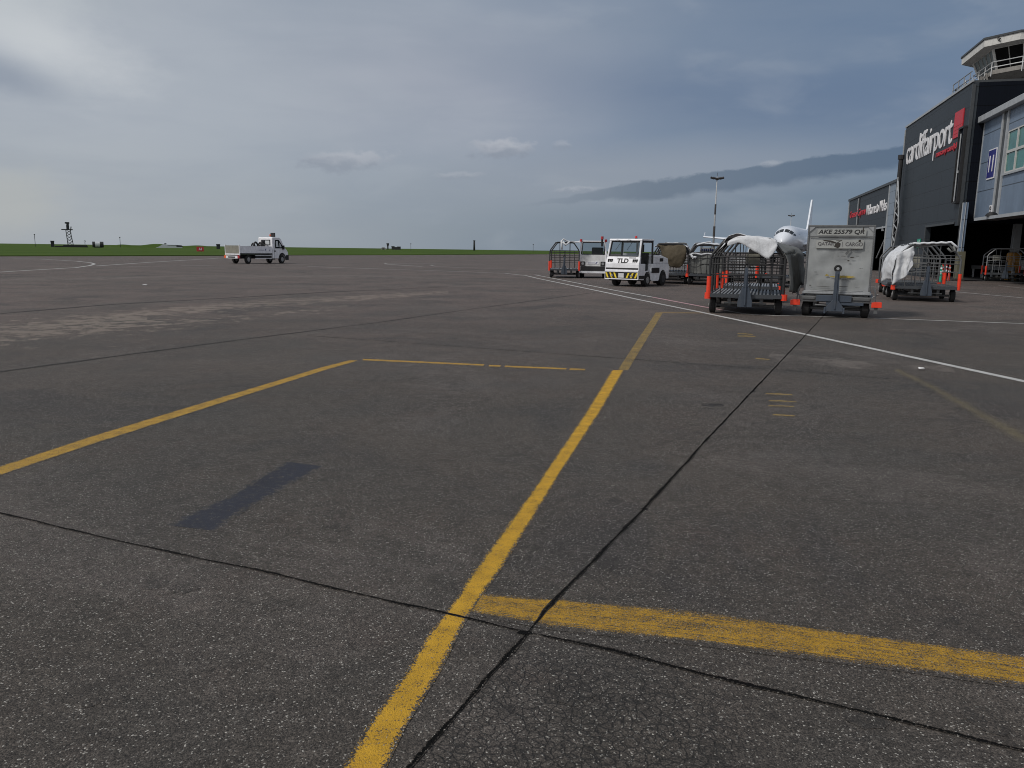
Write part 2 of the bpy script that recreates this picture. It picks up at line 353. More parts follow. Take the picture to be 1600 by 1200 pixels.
# ------------------------------------------------------------------ mesh builder
class MB:
    def __init__(s): s.v = []; s.f = []; s.m = []; s.uv = {}; s.mi = 0
    def face(s, pts, uv=None):
        i = len(s.v); s.v += [tuple(p) for p in pts]; s.f.append(tuple(range(i, i+len(pts)))); s.m.append(s.mi)
        if uv: s.uv[len(s.f)-1] = uv
        return s
    def box(s, x0, x1, y0, y1, z0, z1, mtx=None):
        p = [Vector((x, y, z)) for z in (z0, z1) for y in (y0, y1) for x in (x0, x1)]
        if mtx: p = [mtx @ q for q in p]
        i = len(s.v); s.v += [tuple(q) for q in p]
        for f in ((0, 2, 3, 1), (4, 5, 7, 6), (0, 1, 5, 4), (2, 6, 7, 3), (0, 4, 6, 2), (1, 3, 7, 5)):
            s.f.append(tuple(i+k for k in f)); s.m.append(s.mi)
        return s
    def prism(s, poly, a0, a1, axis='x'):      # poly in the two other axes, extruded along axis
        def P3(u, v, a): return {'x': (a, u, v), 'y': (u, a, v), 'z': (u, v, a)}[axis]
        n = len(poly); i = len(s.v)
        s.v += [P3(u, v, a0) for u, v in poly] + [P3(u, v, a1) for u, v in poly]
        s.f.append(tuple(i+k for k in range(n))[::-1]); s.f.append(tuple(i+n+k for k in range(n))); s.m += [s.mi]*2
        for k in range(n):
            s.f.append((i+k, i+(k+1) % n, i+n+(k+1) % n, i+n+k)); s.m.append(s.mi)
        return s
    def tube(s, pts, r, n=8, r1=None, cap=True):
        pts = [Vector(p) for p in pts]; rings = []
        up = None
        for k, p in enumerate(pts):
            d = (pts[min(k+1, len(pts)-1)] - pts[max(k-1, 0)]).normalized()
            if up is None: up = Vector((0, 0, 1)) if abs(d.z) < .9 else Vector((1, 0, 0))
            a = d.cross(up).normalized(); b = a.cross(d).normalized(); up = b
            rr = r if r1 is None else r + (r1-r)*k/(len(pts)-1)
            i = len(s.v)
            s.v += [tuple(p + a*math.cos(2*math.pi*j/n)*rr + b*math.sin(2*math.pi*j/n)*rr) for j in range(n)]
            rings.append(i)
        for q in range(len(rings)-1):
            for j in range(n):
                s.f.append((rings[q]+j, rings[q]+(j+1) % n, rings[q+1]+(j+1) % n, rings[q+1]+j)); s.m.append(s.mi)
        if cap:
            s.f.append(tuple(rings[0]+j for j in range(n))[::-1]); s.f.append(tuple(rings[-1]+j for j in range(n))); s.m += [s.mi]*2
        return s
    def ring(s, c, R_, r, axis='y', n=20, k=8):
        for a in range(n):
            for b_ in range(k):
                q = []
                for (aa, bb) in ((a, b_), (a+1, b_), (a+1, b_+1), (a, b_+1)):
                    A = 2*math.pi*aa/n; B = 2*math.pi*bb/k
                    rr = R_ + r*math.cos(B); u, v, w_ = rr*math.cos(A), rr*math.sin(A), r*math.sin(B)
                    q.append({'y': (c[0]+u, c[1]+w_, c[2]+v), 'x': (c[0]+w_, c[1]+u, c[2]+v), 'z': (c[0]+u, c[1]+v, c[2]+w_)}[axis])
                s.face(q)
        return s
    def grid(s, fn, nu, nv):
        i = len(s.v)
        for a in range(nu+1):
            for b_ in range(nv+1): s.v.append(tuple(fn(a/nu, b_/nv)))
        for a in range(nu):
            for b_ in range(nv):
                k = i+a*(nv+1)+b_; s.f.append((k, k+1, k+nv+2, k+nv+1)); s.m.append(s.mi)
        return s
    def build(s, name, mats, parent=None, smooth=False, bevel=0, solid=0, loc=None, weld=False):
        me = bpy.data.meshes.new(name); me.from_pydata(s.v, [], s.f)
        if not isinstance(mats, (list, tuple)): mats = [mats]
        for q in mats: me.materials.append(M[q])
        for p, k in zip(me.polygons, s.m): p.material_index = k
        if s.uv:
            ul = me.uv_layers.new(name='UVMap')
            for p in me.polygons:
                if p.index in s.uv:
                    for li, q in zip(p.loop_indices, s.uv[p.index]): ul.data[li].uv = q
        bm = bmesh.new(); bm.from_mesh(me)
        if weld: bmesh.ops.remove_doubles(bm, verts=bm.verts, dist=.0005)
        if not s.uv: bmesh.ops.recalc_face_normals(bm, faces=bm.faces)
        bm.to_mesh(me); bm.free()
        if smooth:
            for p in me.polygons: p.use_smooth = True
        o = bpy.data.objects.new(name, me); col.objects.link(o)
        if parent: o.parent = parent
        if loc is not None: o.location = loc
        if bevel:
            md = o.modifiers.new('bevel', 'BEVEL'); md.width = bevel; md.segments = 2; md.limit_method = 'ANGLE'; md.angle_limit = R(40)
        if solid:
            md = o.modifiers.new('solid', 'SOLIDIFY'); md.thickness = solid
        return o
def cylx(r, x0, x1, n=24):
    b = MB(); b.tube([(x0, 0, 0), (x1, 0, 0)], r, n); return b
def thing(name, label, cat, loc=(0, 0, 0), rz=0.0, group=None):
    o = bpy.data.objects.new(name, None); col.objects.link(o); o.location = loc; o.rotation_euler = (0, 0, rz)
    o['label'] = label; o['category'] = cat
    if group: o['group'] = group
    return o
def tag(o, label, cat, group=None):
    o['label'] = label; o['category'] = cat
    if group: o['group'] = group
    return o
def struct(o, kind='structure'): o['kind'] = kind; return o
def text_obj(s, name, matn, parent, p0, xd, yd, w_, h_, bold=0.0, shear=0.0, ext=.012, space=1.0):
    cu = bpy.data.curves.new('t', 'FONT'); cu.body = s; cu.size = 1; cu.offset = bold; cu.shear = shear; cu.extrude = .02; cu.space_character = space; cu.resolution_u = 3
    to = bpy.data.objects.new('t', cu); col.objects.link(to)
    dg = bpy.context.evaluated_depsgraph_get(); me = bpy.data.meshes.new_from_object(to.evaluated_get(dg))
    bpy.data.objects.remove(to); bpy.data.curves.remove(cu)
    xs = [v.co.x for v in me.vertices]; ys = [v.co.y for v in me.vertices]
    x0, x1, y0, y1 = min(xs), max(xs), min(ys), max(ys)
    p0 = Vector(p0); xd = Vector(xd); yd = Vector(yd); nd = xd.cross(yd)
    for v in me.vertices:
        c = v.co.copy(); v.co = p0 + xd*((c.x-x0)/(x1-x0)*w_) + yd*((c.y-y0)/(y1-y0)*h_) + nd*(c.z/.02*ext)
    me.materials.clear(); me.materials.append(M[matn]); me.name = name
    o = bpy.data.objects.new(name, me); col.objects.link(o)
    if parent: o.parent = parent
    return o
# ------------------------------------------------------------------ ground
b = MB()
X = [-4500, -800, -200, -60, -20, 0, 20, 60, 200, 800, 4500]; Y = [-60, -10, 5, 20, 60, 200, 800, 5500]
for i in range(len(X)-1):
    for j in range(len(Y)-1):
        b.face([(X[i], Y[j], 0), (X[i+1], Y[j], 0), (X[i+1], Y[j+1], 0), (X[i], Y[j+1], 0)])
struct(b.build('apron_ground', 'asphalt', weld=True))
# grass beyond the apron: slightly raised turf with a cut edge
edge = [(-400, 402.5), (-200, 401.5), (0, 400.6), (180, 400.2), (345, 399.7), (480, 399.0), (640, 398.5), (760, 397.9), (860, 397.3), (940, 396.8), (1000, 396.5), (1060, 396.3)]
b = MB(); pts = []
for k in range(len(edge)-1):
    (xa, ya), (xb, yb) = edge[k], edge[k+1]; n = 14
    for q in range(n):
        f = q/n; p = gp(xa+(xb-xa)*f, ya+(yb-ya)*f); p += Vector((0, 1, 0))*noise.noise(p*.12)*1.6; pts.append(p)
rows = []
for p in pts:
    d = Vector((p.x, p.y, 0)).normalized(); row = [Vector((p.x, p.y, 0.002)), Vector((p.x, p.y, .10))]
    L0 = math.hypot(p.x, p.y)
    for k in range(1, 14):
        L = L0 + (4200-L0)*(k/13)**3
        q = d*L; z = .10 + noise.noise(Vector((q.x*.02, q.y*.02, 0)))*.12 + .10*min(1, (L-L0)/200)
        row.append(Vector((q.x, q.y, z)))
    rows.append(row)
for i in range(len(rows)-1):
    for j in range(len(rows[0])-1): b.face([rows[i][j], rows[i+1][j], rows[i+1][j+1], rows[i][j+1]])
struct(b.build('grass', 'grass', weld=True, smooth=False), 'stuff')
# markings on the ground
LAY = {'worn_surface': .0006, 'tyre_mark': .0010, 'tar_patch': .0012, 'oil_stain': .0012, 'pavement_joint': .0034, 'yellow_line': .0018, 'survey_mark': .0018, 'white_line': .0026}
ZN = [0]
def lay(name): ZN[0] += 1; return LAY.get(name, .002) + ZN[0]*.00001
def strip(name, matn, left, right, z, sub=1, taper=0):          # two pixel polylines with the same number of points
    z = lay(name)
    b = MB(); n = len(left); acc = 0
    for k in range(n-1):
        for q in range(sub):
            f0, f1 = q/sub, (q+1)/sub
            def L(P_, f): return (P_[k][0]+(P_[k+1][0]-P_[k][0])*f, P_[k][1]+(P_[k+1][1]-P_[k][1])*f)
            a, c_ = gp(*L(left, f0), z), gp(*L(left, f1), z); d, e = gp(*L(right, f0), z), gp(*L(right, f1), z)
            ln = (c_-a).length; u0_, u1_ = acc, acc+ln; acc += ln
            b.face([a, d, e, c_], [(u0_, 0), (u0_, 1), (u1_, 1), (u1_, 0)])
    return struct(b.build(name, matn))
def line(name, matn, pts, width, z, wig=0.0, sub=1, smooth_=False):   # centre line through pixels, width in metres
    z = lay(name)
    P_ = []
    for k in range(len(pts)-1):
        a, c_ = gp(*pts[k], z), gp(*pts[k+1], z)
        n = max(1, int((c_-a).length/sub)) if wig else 1
        P_ += [a.lerp(c_, q/n) for q in range(n)]
    P_.append(gp(*pts[-1], z)); b = MB(); acc = 0; sides = []
    for k, p in enumerate(P_):
        d = (P_[min(k+1, len(P_)-1)]-P_[max(k-1, 0)]).normalized(); nrm = Vector((-d.y, d.x, 0))
        if wig:
            p = p + nrm*(noise.noise(p*2.3)*wig + noise.noise(p*11)*wig*.5)
            ww = width*(1+.9*noise.noise(p*5+Vector((3, 1, 0))))
        else: ww = width
        sides.append((p+nrm*ww/2, p-nrm*ww/2))
    for k in range(len(sides)-1):
        ln = (P_[k+1]-P_[k]).length
        b.face([sides[k][0], sides[k+1][0], sides[k+1][1], sides[k][1]], [(acc, 0), (acc+ln, 0), (acc+ln, 1), (acc, 1)]); acc += ln
    return struct(b.build(name, matn))
# joints (below), patches, then paint
line('pavement_joint', 'joint', [(-60, 786), (0, 801), (187, 845.6), (431, 896), (500, 912.5), (627, 942.5), (732, 965), (819, 985.6), (931, 1008), (1100, 1053), (1600, 1172), (1700, 1196)], .018, .0052, .009, .06)
line('pavement_joint', 'joint', [(590, 1250), (635, 1200), (710, 1119), (819, 993), (852, 954), (942, 860), (1002, 799), (1105, 686), (1176, 611), (1259, 523), (1289, 491), (1330, 450)], .021, .0058, .007, .06)
line('pavement_joint', 'joint_faint', [(-60, 588), (0, 580.5), (375, 530.6), (600, 502.5), (700, 488), (935, 456)], .06, .004, .02, .3)
line('pavement_joint', 'joint_faint', [(480, 524), (700, 540), (987, 561), (1100, 569.5), (1210, 577), (1394, 592)], .022, .008, .01, .2)
line('pavement_joint', 'joint_faint', [(-60, 496), (0, 490), (169, 476), (330, 467), (500, 457), (700, 448)], .16, .004, .05, 1)
for q in ((1006, 795, .028), (1176, 612, .04), (820, 988, .03)):
    p = gp(q[0], q[1], .0048); b = MB(); n = 10
    ring_ = [p+Vector((math.cos(a*2*math.pi/n)*q[2]*(.7+.5*random.random()), math.sin(a*2*math.pi/n)*q[2]*(.3+.3*random.random()), 0)) for a in range(n)]
    b.face(ring_, [(0, .5)]*n); struct(b.build('tar_spot', 'joint'))
strip('tar_patch', 'patch', [(258, 820), (300, 799), (356, 776), (398, 747), (446, 721)], [(340, 830), (366, 810), (408, 784), (455, 758), (508, 729)], .0025, 3)
strip('oil_stain', 'oil', [(1095, 631), (1110, 628.5), (1130, 631)], [(1097, 634), (1112, 636.5), (1131, 635)], .004)
strip('worn_surface', 'worn_pale', [(-60, 497), (0, 495), (150, 478), (300, 466), (520, 458)], [(-60, 572), (0, 562), (150, 548), (350, 524), (560, 492)], .004, 5)
strip('worn_surface', 'worn_pale', [(230, 478), (400, 462), (560, 458), (700, 452)], [(230, 500), (400, 492), (560, 474), (700, 462)], .005, 5)
strip('worn_surface', 'worn_mid', [(0, 432), (300, 428), (560, 427), (800, 436)], [(0, 444), (300, 438), (560, 436), (800, 442)], .004, 5)
strip('worn_surface', 'worn_mid', [(1210, 545), (1340, 556), (1480, 566)], [(1190, 570), (1340, 585), (1500, 590)], .004, 4)
strip('worn_surface', 'tar_dark', [(1120, 492), (1260, 498), (1420, 500), (1600, 508)], [(1120, 510), (1260, 520), (1420, 530), (1600, 545)], .004, 4)
for pts_ in ([(-40, 640), (200, 606), (420, 590), (640, 596)], [(-40, 652), (200, 616), (420, 599), (650, 605)], [(1000, 700), (1180, 660), (1400, 650), (1640, 668)], [(300, 520), (560, 512), (800, 530), (1040, 520)]):
    line('tyre_mark', 'tyre_mark', pts_, .20, .003, .03, .5)
rr_ = random.Random(5)
for k in range(26):
    x_, y_ = rr_.uniform(60, 1560), rr_.uniform(520, 1150); p = gp(x_, y_, .0013+k*.00001); s_ = rr_.uniform(.03, .11); b = MB(); n = 12
    b.face([p+Vector((math.cos(a*2*math.pi/n)*s_*rr_.uniform(.7, 1.1), math.sin(a*2*math.pi/n)*s_*rr_.uniform(.7, 1.1), 0)) for a in range(n)], [(0, .5)]*n); struct(b.build('oil_drip', 'oil_drip'))
# yellow paint
strip('yellow_line', 'yellow_strong', [(500, 1255), (534, 1200), (571, 1137), (634, 1047), (671, 987), (706, 944), (740, 890), (807, 800), (841, 752), (917, 640), (955, 578.5)],
      [(575, 1255), (604, 1200), (634, 1137), (690, 1047), (719, 987), (745, 944), (783, 890), (840, 800), (868, 752), (941, 640), (976, 578.5)], .0040, 4)
strip('yellow_line', 'yellow_old', [(964, 578), (985, 546), (1024, 488)], [(983, 578), (1002, 546), (1037, 488)], .012, 3)
strip('yellow_line', 'yellow_worn', [(757, 924.5), (768, 925), (875, 931), (1100, 952), (1200, 966), (1400, 993), (1600, 1021), (1720, 1038)],
      [(734, 960.5), (753, 964), (860, 984), (1100, 1010), (1200, 1023), (1400, 1048), (1600, 1076), (1720, 1093)], .0046, 3)
strip('yellow_line', 'yellow_mid', [(-60, 747), (0, 728), (140, 682), (262, 645), (380, 610), (500, 574), (546, 562.5)],
      [(-60, 763), (0, 743), (140, 696), (262, 657), (390, 616), (510, 578), (560, 563.5)], .0040, 4)
for a, c_ in (((568, 561.5), (757, 570)), ((765, 571), (783, 571.7)), ((790, 572), (886, 576)), ((891, 576.2), (915, 577.3))):
    strip('yellow_line', 'yellow_mid', [(a[0], a[1]-1.1), (c_[0], c_[1]-1.1)], [(a[0]-2, a[1]+1.5), (c_[0]-2, c_[1]+1.5)], .012, 5)
strip('yellow_line', 'yellow_old', [(1030, 487.6), (1108, 488.6)], [(1030, 489), (1108, 489.6)], .012, 4)
strip('yellow_line', 'yellow_faint', [(1405, 575), (1460, 600), (1540, 642), (1640, 694)], [(1395, 580), (1450, 608), (1530, 656), (1630, 716)], .006, 3)
for a, c_ in (((1196, 615), (1238, 617)), ((1201, 626), (1244, 628)), ((1200, 634), (1240, 635)), ((1207, 648), (1242, 650)), ((1152, 521), (1176, 523)), ((1152, 525), (1180, 526)), ((1180, 560), (1202, 562))):
    strip('survey_mark', 'yellow_old', [(a[0], a[1]-.9), ((a[0]+c_[0])/2, (a[1]+c_[1])/2-1.6), (c_[0], c_[1]-.9)], [(a[0]+1, a[1]+.8), ((a[0]+c_[0])/2, (a[1]+c_[1])/2+.6), (c_[0]+1, c_[1]+.7)], .006)
# white paint
line('white_line', 'white_line', [(480, 416.3), (599, 420.5), (694, 423.4), (789, 427), (822, 430.6), (840, 434.9), (941.5, 455.9), (1000, 468.5), (1090, 486.6), (1187, 507), (1262, 523), (1600, 595.5), (1720, 621)], .13, .016)
line('white_line', 'white_line', [(836, 429.4), (960.7, 453.6), (1020, 464.3)], .12, .018)
line('white_line', 'pink_line', [(1020, 464.3), (1102, 479.8), (1133, 485)], .12, .018)
line('white_line', 'white_line', [(1133, 485), (1165, 490.5), (1210, 493), (1240, 493.3), (1352, 496.5), (1600, 505.5), (1700, 509)], .10, .018)
line('white_line', 'white_line', [(-60, 429), (0, 425), (119, 418), (140, 415), (148, 412.5), (142, 410.5), (119, 408), (62, 404.7), (20, 404)], .20, .016)
line('white_line', 'white_line', [(150, 415.6), (231, 410), (340, 403.5), (420, 401.5)], .22, .018)
for a, c_ in (((200, 416.5), (236, 416)), ((240, 416), (275, 415.4)), ((283, 415.2), (330, 414.6)), ((345, 414.2), (410, 413.6)), ((430, 413.3), (481, 412.8))):
    line('white_line', 'white_faint', [a, c_], .16, .018)
line('white_line', 'white_faint', [(340, 417), (500, 417.3), (599, 420.2)], .14, .020)
line('white_line', 'white_line', [(690, 411.4), (601, 411.6), (606, 412.8), (632, 414.7), (660, 416.4)], .2, .018)
line('white_line', 'white_faint', [(760, 413.4), (672, 414), (680, 416), (717, 418), (850, 421.8)], .16, .018)
line('white_line', 'white_line', [(1340, 446.5), (1384, 449.2), (1492, 455.8), (1600, 465.5), (1700, 474)], .10, .018)
line('white_line', 'white_faint', [(1340, 429), (1382, 432.5), (1500, 441)], .12, .018)
line('white_line', 'white_faint', [(1560, 446), (1600, 450.5), (1640, 454)], .10, .018)
for a, c_ in (((1368, 419), (1384, 421)), ((1368, 425), (1386, 427)), ((1350, 411), (1386, 413.5))):
    line('white_line', 'white_faint', [a, c_], .10, .020)
for (x, y, s_, lb) in ((226.5, 446.5, .11, 'crumpled white paper scrap lying on the open apron far left'), (1440, 578.5, .055, 'small white plastic scrap lying just below the white line')):
    p = gp(x, y); b = MB(); bmv = []
    for k in range(14): bmv.append(Vector((random.uniform(-1, 1)*s_, random.uniform(-.5, .5)*s_, random.uniform(0, .35)*s_)))
    me = bpy.data.meshes.new('litter'); bm = bmesh.new()
    for q in bmv: bm.verts.new(q)
    bmesh.ops.convex_hull(bm, input=bm.verts); bm.to_mesh(me); bm.free(); me.materials.append(M['litter'])
    o = bpy.data.objects.new('paper_scrap', me); col.objects.link(o); o.location = p + Vector((0, 0, .02)); tag(o, lb, 'litter')
# ------------------------------------------------------------------ buildings: shared axis, local x = away from us along the facades, local -y = into the building
AX = azim(1132); AV = Vector((math.sin(AX), math.cos(AX), 0)); NV = Vector((math.cos(AX), -math.sin(AX), 0))
ROTB = math.pi/2-AX
class Bld:
    def __init__(s, name, label, cat, s0, p0):
        s.s0, s.p0 = s0, p0
        loc = AV*s0+NV*p0; s.e = thing(name, label, cat, loc, ROTB)
    def box(s, b, sa, sb, pa, pb, ha, hb): b.box(sa-s.s0, sb-s.s0, -(pb-s.p0), -(pa-s.p0), ha, hb); return b
    def pt(s, q, p, h): return Vector((q-s.s0, -(p-s.p0), h))
    def part(s, name, matn, boxes, parent=None, bevel=0):
        b = MB()
        if name in ('pier', 'floor', 'corner_trim'):
            for q in boxes:
                b = MB(); s.box(b, *q); o = b.build(name, matn, parent or s.e, bevel=bevel)
            return o
        for q in boxes: s.box(b, *q)
        return b.build(name, matn, parent or s.e, bevel=bevel)
P0 = 13.5
D = Bld('terminal_hall', 'tall dark clad terminal building carrying the big white airport name', 'building', 52.7, P0)
D.part('wall', 'clad_dark', [(60.4, 70.3, P0, P0+.3, 0, 11.5), (53.45, 60.4, P0, P0+.3, 3.52, 11.5), (52.7, 53.45, P0, P0+.3, 3.3, 11.5)])
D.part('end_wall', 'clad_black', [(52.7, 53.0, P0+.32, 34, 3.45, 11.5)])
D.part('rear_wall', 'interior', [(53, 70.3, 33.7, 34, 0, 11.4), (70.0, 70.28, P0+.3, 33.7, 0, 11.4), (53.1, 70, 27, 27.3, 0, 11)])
D.part('roof', 'trim_dark', [(52.7, 70.3, P0+.02, 34, 11.5, 11.62)])
D.part('roof_edge', 'trim_grey', [(52.62, 70.38, P0-.07, P0-.005, 11.54, 11.68)])
D.part('corner_trim', 'trim_grey', [(70.32, 70.44, P0-.06, P0+.1, 0, 11.4)])
D.part('corner_trim', 'trim_dark', [(52.62, 52.70, P0-.06, P0+.12, 3.3, 11.4)])
D.part('door_frame', 'trim_dark', [(60.4, 60.55, P0-.05, P0-.004, 0, 3.6), (53.5, 60.4, P0-.05, P0-.004, 3.42, 3.56)])
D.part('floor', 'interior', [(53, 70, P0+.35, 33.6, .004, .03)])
# roof walkway rail on top
b = MB()
for q in (54.4, 55.6, 56.8, 58.0): b.tube([D.pt(q, P0+.2, 11.6), D.pt(q, P0+.2, 12.4)], .03, 6)
for h in (12.4, 12.02): b.tube([D.pt(54.0, P0+.2, h), D.pt(58.1, P0+.2, h)], .03, 6)
for k in range(9):
    a = math.pi*k/8; 
    if k < 8:
        a2 = math.pi*(k+1)/8
        b.tube([D.pt(57.2+.45*math.cos(a), P0+.4, 11.8+.35*math.sin(a)), D.pt(57.2+.45*math.cos(a2), P0+.4, 11.8+.35*math.sin(a2))], .02, 6)
b.build('roof_rail', 'galv', D.e)
b = MB()
for (q, h, w_) in ((55.3, .35, .25), (56.4, .28, .5), (57.6, .42, .16), (58.3, .3, .22), (59.6, .22, .35)): b = MB(); D.box(b, q, q+w_, P0+.25, P0+.6, 11.62, 11.62+h); b.build('roof_unit', 'trim_dark', D.e)
# fascia sign: letters fixed to the cladding
sg = thing('airport_sign', 'large white cardiffairport lettering with red square on the dark cladding', 'sign', D.e.location + Vector((0, 0, 0)), ROTB)
Yo = .02
text_obj('cardiffairport', 'lettering', 'sign_white', sg, D.pt(69.0, P0-Yo, 7.92), (-1, 0, 0), (0, 0, 1), 12.85, 2.48, bold=.002, space=.9, ext=.03)
b = MB(); D.box(b, 53.95, 55.82, P0-.06, P0-.005, 8.72, 10.3); b.build('red_square', 'sign_red', sg)
b = MB()
for h in (8.95, 9.18, 9.4): D.box(b, 54.1, 55.65, P0-.068, P0-.062, h, h+.03)
b.build('square_rule', 'red_paint', sg)
text_obj('maes awyr caerdydd', 'lettering', 'sign_red', sg, D.pt(59.6, P0-Yo, 7.93), (-1, 0, 0), (0, 0, 1), 5.15, .50, bold=.012, ext=.04)
# green exit sign over the small door
g = gp(1436, 380)
ex = thing('exit_sign', 'small green running figure exit sign on the dark wall', 'sign', AV*62.0+NV*(P0-.03), ROTB)
b = MB(); b.box(-.42, .42, -.01, .03, 2.02, 2.66); b.build('sign_panel', 'sign_green', ex)
b = MB(); b.box(-.28, -.10, .032, .038, 2.12, 2.56); b.box(.02, .10, .032, .038, 2.12, 2.36); b.box(.12, .22, .032, .038, 2.40, 2.50); b.box(.0, .2, .032, .038, 2.28, 2.36); b.box(.18, .26, .032, .038, 2.12, 2.30); b.build('pictogram', 'sign_white', ex)
# black duct and pipes at the near corner
du = thing('cable_duct', 'tall black boxed duct fixed to the corner of the dark building', 'duct', AV*53.25+NV*(P0-.06), ROTB)
b = MB(); b.box(-.40, .40, .0, .12, 4.75, 9.0); b.build('duct_box', 'clad_black', du, bevel=.01)
b = MB(); b.box(-.46, -.40, -.03, .18, 4.7, 9.04); b.box(.38, .50, .0, .22, 4.7, 9.04); b.box(-.48, .52, .0, .22, 8.98, 9.1); b.box(-.44, .44, .0, .2, 4.62, 4.72); b.build('duct_frame', 'black_frame', du)
b = MB(); b.tube([(.02, .17, 4.75), (.02, .17, 8.7)], .04); b.tube([(-.1, .16, 6.4), (-.1, .16, 6.55)], .07, 8); b.build('conduit', 'trim_grey', du)
lg = thing('corner_column', 'grey steel column with pipes standing in an olive concrete guard', 'column', AV*52.1+NV*(P0+.15), ROTB)
b = MB(); b.box(-.18, .18, -.10, .10, 1.75, 4.6); b.build('column_shaft', 'clad_blue', lg, bevel=.01)
b = MB(); b.tube([(.25, .08, 1.75), (.25, .08, 4.62)], .05); b.tube([(-.22, .05, 1.75), (-.22, .05, 4.62)], .025); b.build('pipe', 'trim_grey', lg)
b = MB(); b.box(.42, .56, -.02, .10, 0, 4.6); b.build('pipe', 'black_frame', lg)
b = MB(); b.box(-.27, .29, -.22, .20, 0, 1.75); b.build('column_guard', 'olive', lg, bevel=.03)
b = MB(); b.box(-.33, .35, -.28, .26, 0, .16); b.build('guard_base', 'scuff_brown', lg, bevel=.03)
# black mast with lattice bracket at the far end of the dark facade
ms = thing('lattice_mast', 'slim black mast with a bowed lattice bracket at the far end of the dark facade', 'mast', AV*69.3+NV*(P0-.35), ROTB)
b = MB(); b.tube([(0, 0, 0), (0, 0, 9.0)], .17, 10); b.tube([(0, 0, 9.0), (0, 0, 9.35)], .24, 10); b.build('pole', 'black_frame', ms, smooth=False)
b = MB(); top, bot = 7.3, .6
def bow(z): f = (z-bot)/(top-bot); return -1.9*max(0, 1-abs(f-.52)/.52)**.8 - .2
zs = [bot+(top-bot)*k/14 for k in range(15)]
b.tube([(bow(z), .15, z) for z in zs], .055, 6); b.tube([(-.35, .15, .2), (-.35, .15, 7.6)], .05, 6)
for k in range(14):
    b.tube([(-.35, .15, zs[k]) if k % 2 else (bow(zs[k]), .15, zs[k]), (bow(zs[k+1]), .15, zs[k+1]) if k % 2 else (-.35, .15, zs[k+1])], .04, 6)
b.build('lattice_bracket', 'trim_grey', ms)
# far building with the welcome sign
W_ = Bld('arrivals_building', 'lower hangar style building beyond carrying the welcome lettering', 'building', 70.5, P0+.05)
p1 = P0+.05
W_.part('wall', 'clad_pale', [(70.5, 74.7, p1, p1+.3, 0, 7.5)])
W_.part('sign_wall', 'clad_dark', [(75.0, 97.7, p1, p1+.3, 3.9, 7.5)])
W_.part('wall', 'clad_dark', [(81.2, 97.7, p1, p1+.3, 0, 3.9)])
W_.part('pier', 'trim_grey', [(74.7, 75.0, p1-.06, p1+.3, 0, 7.5), (97.55, 97.85, p1-.06, p1+.3, 0, 7.45), (91.1, 91.3, p1-.06, p1-.003, 0, 7.4)])
W_.part('pier', 'black_frame', [(90.2, 90.75, p1-.06, p1-.003, 0, 7.4)])
W_.part('door_frame', 'trim_grey', [(75.0, 81.2, p1-.05, p1-.003, 3.84, 3.98), (81.1, 81.3, p1-.05, p1-.003, 0, 3.84)])
W_.part('door_brace', 'trim_grey', [(76.3, 76.5, p1-.08, p1+.1, 3.6, 4.02)])
W_.part('roof_edge', 'trim_dark', [(70.5, 97.9, p1-.12, p1+.05, 7.5, 7.72)])
W_.part('roof', 'trim_grey', [(70.5, 97.8, p1+.05, 34, 7.6, 7.8)])
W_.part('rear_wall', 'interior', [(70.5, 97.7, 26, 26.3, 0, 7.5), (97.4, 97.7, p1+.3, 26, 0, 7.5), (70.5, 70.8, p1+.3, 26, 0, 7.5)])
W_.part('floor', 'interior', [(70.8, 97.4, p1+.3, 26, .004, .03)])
b = MB(); b.tube([W_.pt(81.0, p1+.5, 1.2), W_.pt(77.6, p1+.5, 3.0)], .07, 6); b.build('door_brace', 'trim_grey', W_.e)
b = MB()
for k in range(7):
    W_.box(b, 75.8+k*.75, 76.5+k*.75, p1+2.0, p1+2.6, .9+.16*(k % 3), 1.15+.16*(k % 3)+.25*(k % 2))
tt = b.build('stored_boxes', 'olive', None); tt.location = W_.e.location; tt.rotation_euler = (0, 0, ROTB)
tag(tt, 'row of olive packs stored inside the far open doorway', 'boxes')
b = MB(); W_.box(b, 75.4, 80.6, p1+1.9, p1+2.7, .75, .9)
for q in (75.5, 78, 80.4): W_.box(b, q, q+.08, p1+2.0, p1+2.6, .0, .75)
tt = b.build('storage_bench', 'galv_dark'); tt.location = W_.e.location; tt.rotation_euler = (0, 0, ROTB); tag(tt, 'low steel bench under the olive packs in the far doorway', 'bench')
ws_ = thing('welcome_sign', 'red and white bilingual welcome lettering on the far dark building', 'sign', W_.e.location, ROTB)
text_obj('Croeso i Gymru', 'lettering', 'sign_red', ws_, W_.pt(96.2, p1-.02, 5.28), (-1, 0, 0), (0, 0, 1), 9.9, .98, bold=.004, ext=.04)
text_obj('Welcome to Wales', 'lettering', 'sign_white', ws_, W_.pt(85.6, p1-.02, 5.36), (-1, 0, 0), (0, 0, 1), 10.1, 1.0, bold=.004, ext=.04)
